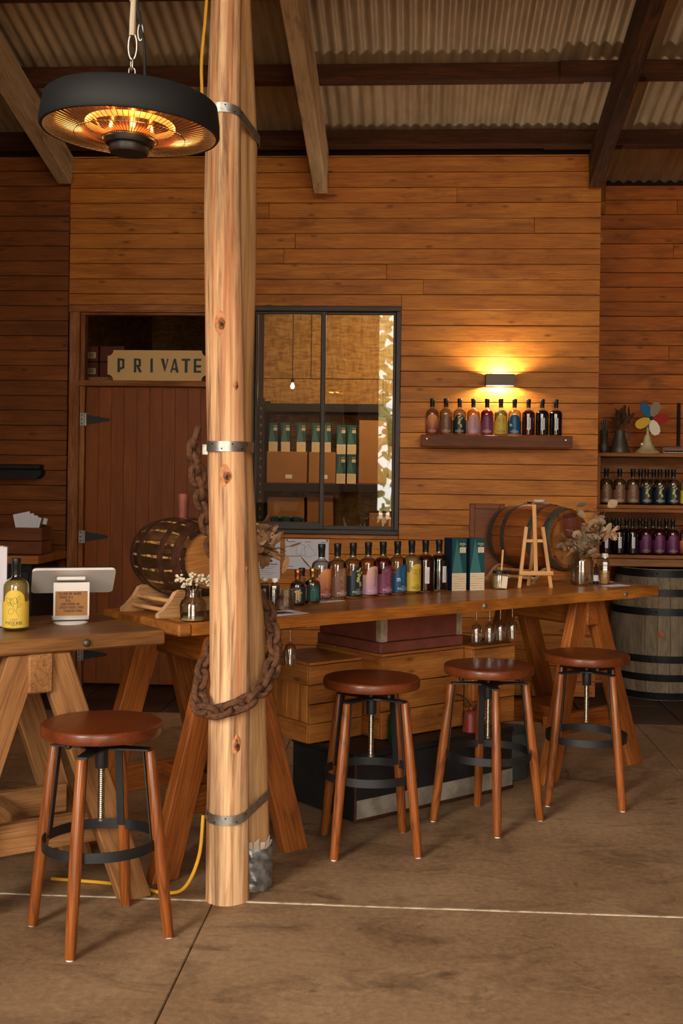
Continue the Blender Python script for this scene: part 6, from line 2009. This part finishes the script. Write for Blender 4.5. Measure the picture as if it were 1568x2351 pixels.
def cbox_(label, xa, xb, za, zb, ya=10.46, yb=10.80, mat='card', tape=True):
    M = T((xa + xb) / 2, (ya + yb) / 2, za)
    t = thing('cardboard_box', label, 'box', M, 'cardboard boxes in the office')
    part('carton', MB().cbox(xb - xa - .006, yb - ya, zb - za, .004), MAT[mat], t, M @ T(0, 0, (zb - za) / 2), smooth=False)
    if tape:
        part('label', MB().box(.02, -(yb - ya) / 2 - .001, (zb - za) * .2, .06, .0015, .035), MAT['paper'], t, M, smooth=False)
cbox_('cardboard box left of centre on the middle office shelf', -1.33, -.96, 1.462, 1.742)
cbox_('wide cardboard box right of centre on the middle office shelf', -.95, -.70, 1.462, 1.742)
cbox_('tall cardboard box behind the right office window pane', -.50, -.24, 1.462, 2.03, mat='card', tape=False)
cbox_('cardboard box at the right end of the middle office shelf', -.23, .02, 1.462, 1.80, tape=False)
cbox_('cardboard box on the low office shelf at the left', -1.32, -.98, .852, 1.33)
cbox_('dark cardboard box on the low office shelf', -.96, -.72, .852, 1.36, tape=False, mat='kraft')
cbox_('wide cardboard box on the low office shelf right of the mullion', -.40, .05, .852, 1.20, tape=False)
for i, x in enumerate((-1.27, -1.16, -1.02, -.88, -.79)):
    lab = ('first', 'second', 'third', 'fourth', 'fifth')[i] + ' teal gift carton from the left on top of the office boxes'
    M = T(x, 10.52, 1.742) @ RZ(.05 * ((i % 3) - 1))
    t = copy_tree(GIFT, None, M); tag(t, lab, 'box', 'teal gift cartons in the office')
for i, (x, z) in enumerate(((-.655, 1.461), (-.56, 1.461), (-.655, 1.7235), (-.56, 1.7235))):
    lab = ('lower left', 'lower right', 'upper left', 'upper right')[i] + ' teal gift carton of the four stacked on the middle office shelf'
    t = copy_tree(GIFT, None, T(x, 10.50, z)); tag(t, lab, 'box', 'stacked teal gift cartons in the office')
# open carton on the near bench inside the window
bn = thing('office_bench', 'timber bench just inside the office window', 'bench', T(-.6, 8.6, 0))
part('top', MB().cbox(1.9, .5, .03, .003), MAT['card'], bn, T(-.45, 8.56, 1.06), smooth=False)
for x in (-1.35, .45):
    part('leg', MB().cbox(.05, .45, 1.04, .003), MAT['back'], bn, T(x, 8.56, .523), smooth=False)
M = T(-.935, 8.60, 1.0755)
t = thing('open_carton', 'open cardboard carton with dark teal packets behind the left window pane', 'box', M)
for (x, y, sx, sy) in ((0, -.10, .24, .005), (0, .10, .24, .005), (-.118, 0, .005, .195), (.118, 0, .005, .195)):
    part('wall', MB().cbox(sx, sy, .08, .001), MAT['card'], t, M @ T(x, y, .04), smooth=False)
part('base', MB().cbox(.23, .19, .004, .001), MAT['card'], t, M @ T(0, 0, .004), smooth=False)
for k in range(3):
    part('packet', MB().cbox(.075, .16, .13, .01), MAT['teal'], t, M @ T(-.075 + .077 * k, 0, .08) @ RY(.08 * (k - 1)), smooth=False)
M = T(-.50, 8.62, 1.0755)
t = thing('yellow_dispenser', 'little yellow bottle with white nozzle behind the right window pane', 'bottle', M)
part('body', MB().lathe([(.001, 0), (.026, .001), (.027, .03), (.018, .055), (.012, .06)], 20, cap0=False), plain('yellow_plastic', (214, 158, 30), .4), t, M)
part('nozzle', MB().lathe([(.012, .058), (.013, .075), (.004, .082), (.003, .10)], 14), MAT['white'], t, M)
LOFF = T(-1.0, 9.5, 2.255)
bl = thing('pendant_bulb', 'small bare glowing bulb hanging inside the office', 'lamp', LOFF)
part('bulb', MB().lathe([(.001, -.022), (.012, -.018), (.017, -.004), (.013, .012), (.008, .022), (.008, .03)], 18, cap0=False), MAT['bulb'], bl, LOFF)
part('socket', MB().lathe([(.010, .028), (.012, .034), (.012, .06), (.004, .066)], 14), MAT['blackm'], bl, LOFF)
part('cord', MB().tube([LOFF @ Vector((0, 0, .06)), LOFF @ Vector((0, 0, .93))], .003, 6), MAT['blackm'], bl, T())
L = bpy.data.lights.new('office_bulb', 'POINT'); L.energy = 5; L.color = (1, .74, .42); L.shadow_soft_size = .03
lo = bpy.data.objects.new('office_bulb_light', L); COL.objects.link(lo); lo.parent = bl; lo.matrix_basis = T(0, 0, -.04)
# added fill bulb, hidden above the window head to light the office
LO2 = T(.05, 9.5, 2.98)
fill_bulb = thing('pendant_bulb', 'added fill bulb hidden under the office ceiling behind the window head', 'lamp', LO2)
part('bulb', MB().lathe([(.001, -.03), (.016, -.024), (.022, -.004), (.017, .014), (.010, .026), (.010, .034)], 18, cap0=False), MAT['bulb'], fill_bulb, LO2)
part('cord', MB().tube([LO2 @ Vector((0, 0, .03)), LO2 @ Vector((0, 0, .2))], .003, 6), MAT['blackm'], fill_bulb, T())
L = bpy.data.lights.new('office_bulb', 'POINT'); L.energy = 70; L.color = (1, .74, .42); L.shadow_soft_size = .04
lo = bpy.data.objects.new('office_bulb_light', L); COL.objects.link(lo); lo.parent = fill_bulb; lo.matrix_basis = T(0, 0, -.06)

# ------------------------------------------------------------ the yard outside, behind the viewer (seen mirrored in the window)
random.seed(61)
tm_ = plain('sunlit_foliage', (168, 166, 92), .8, mott=.8, mcol=(226, 214, 160), mscale=3)
bk_ = plain('tree_bark', (120, 92, 66), .9)
LT = leaf_mesh(.55, .2, .1, 'leaf_spray', tm_, 3)
for i, (x, y, h_) in enumerate(((-8.4, -19, 7.5), (-1.6, -18, 8.5), (5.2, -19, 7.5), (11.5, -20, 8), (-15, -19, 7.5))):
    M = T(x, y, -.09)
    t = thing('gum_tree', ('first', 'second', 'third', 'fourth', 'fifth')[i] + ' yard tree seen only mirrored in the window glass', 'tree', M, 'yard trees')
    part('trunk', MB().tube([M @ Vector((0, 0, 0)), M @ Vector((.1, .1, h_ * .4)), M @ Vector((-.1, 0, h_ * .85))], [.2, .15, .05], 8), bk_, t, T())
    mb = MB()
    for k in range(650):
        a, u, q = random.uniform(0, 6.28), random.uniform(-1, 1), random.random() ** .4
        r = h_ * .36 * q * sqrt(1 - u * u)
        p = Vector((r * cos(a), r * sin(a), h_ * .52 + h_ * .46 * u * q))
        d = Vector((random.uniform(-1, 1), random.uniform(-1, 1), random.uniform(-1, .4)))
        Q = T(*p) @ d.to_track_quat('Y', 'Z').to_matrix().to_4x4() @ RY(random.uniform(-2, 2))
        mb.add([(-.09, .05, 0), (0, 0, .03), (.09, .05, 0), (.12, .3, .05), (0, .55, .1), (-.12, .3, .05)], [(0, 1, 4, 5), (1, 2, 3, 4)], Q)
    fo = part('foliage', mb, tm_, t, M, smooth=False); fo['kind'] = 'stuff'
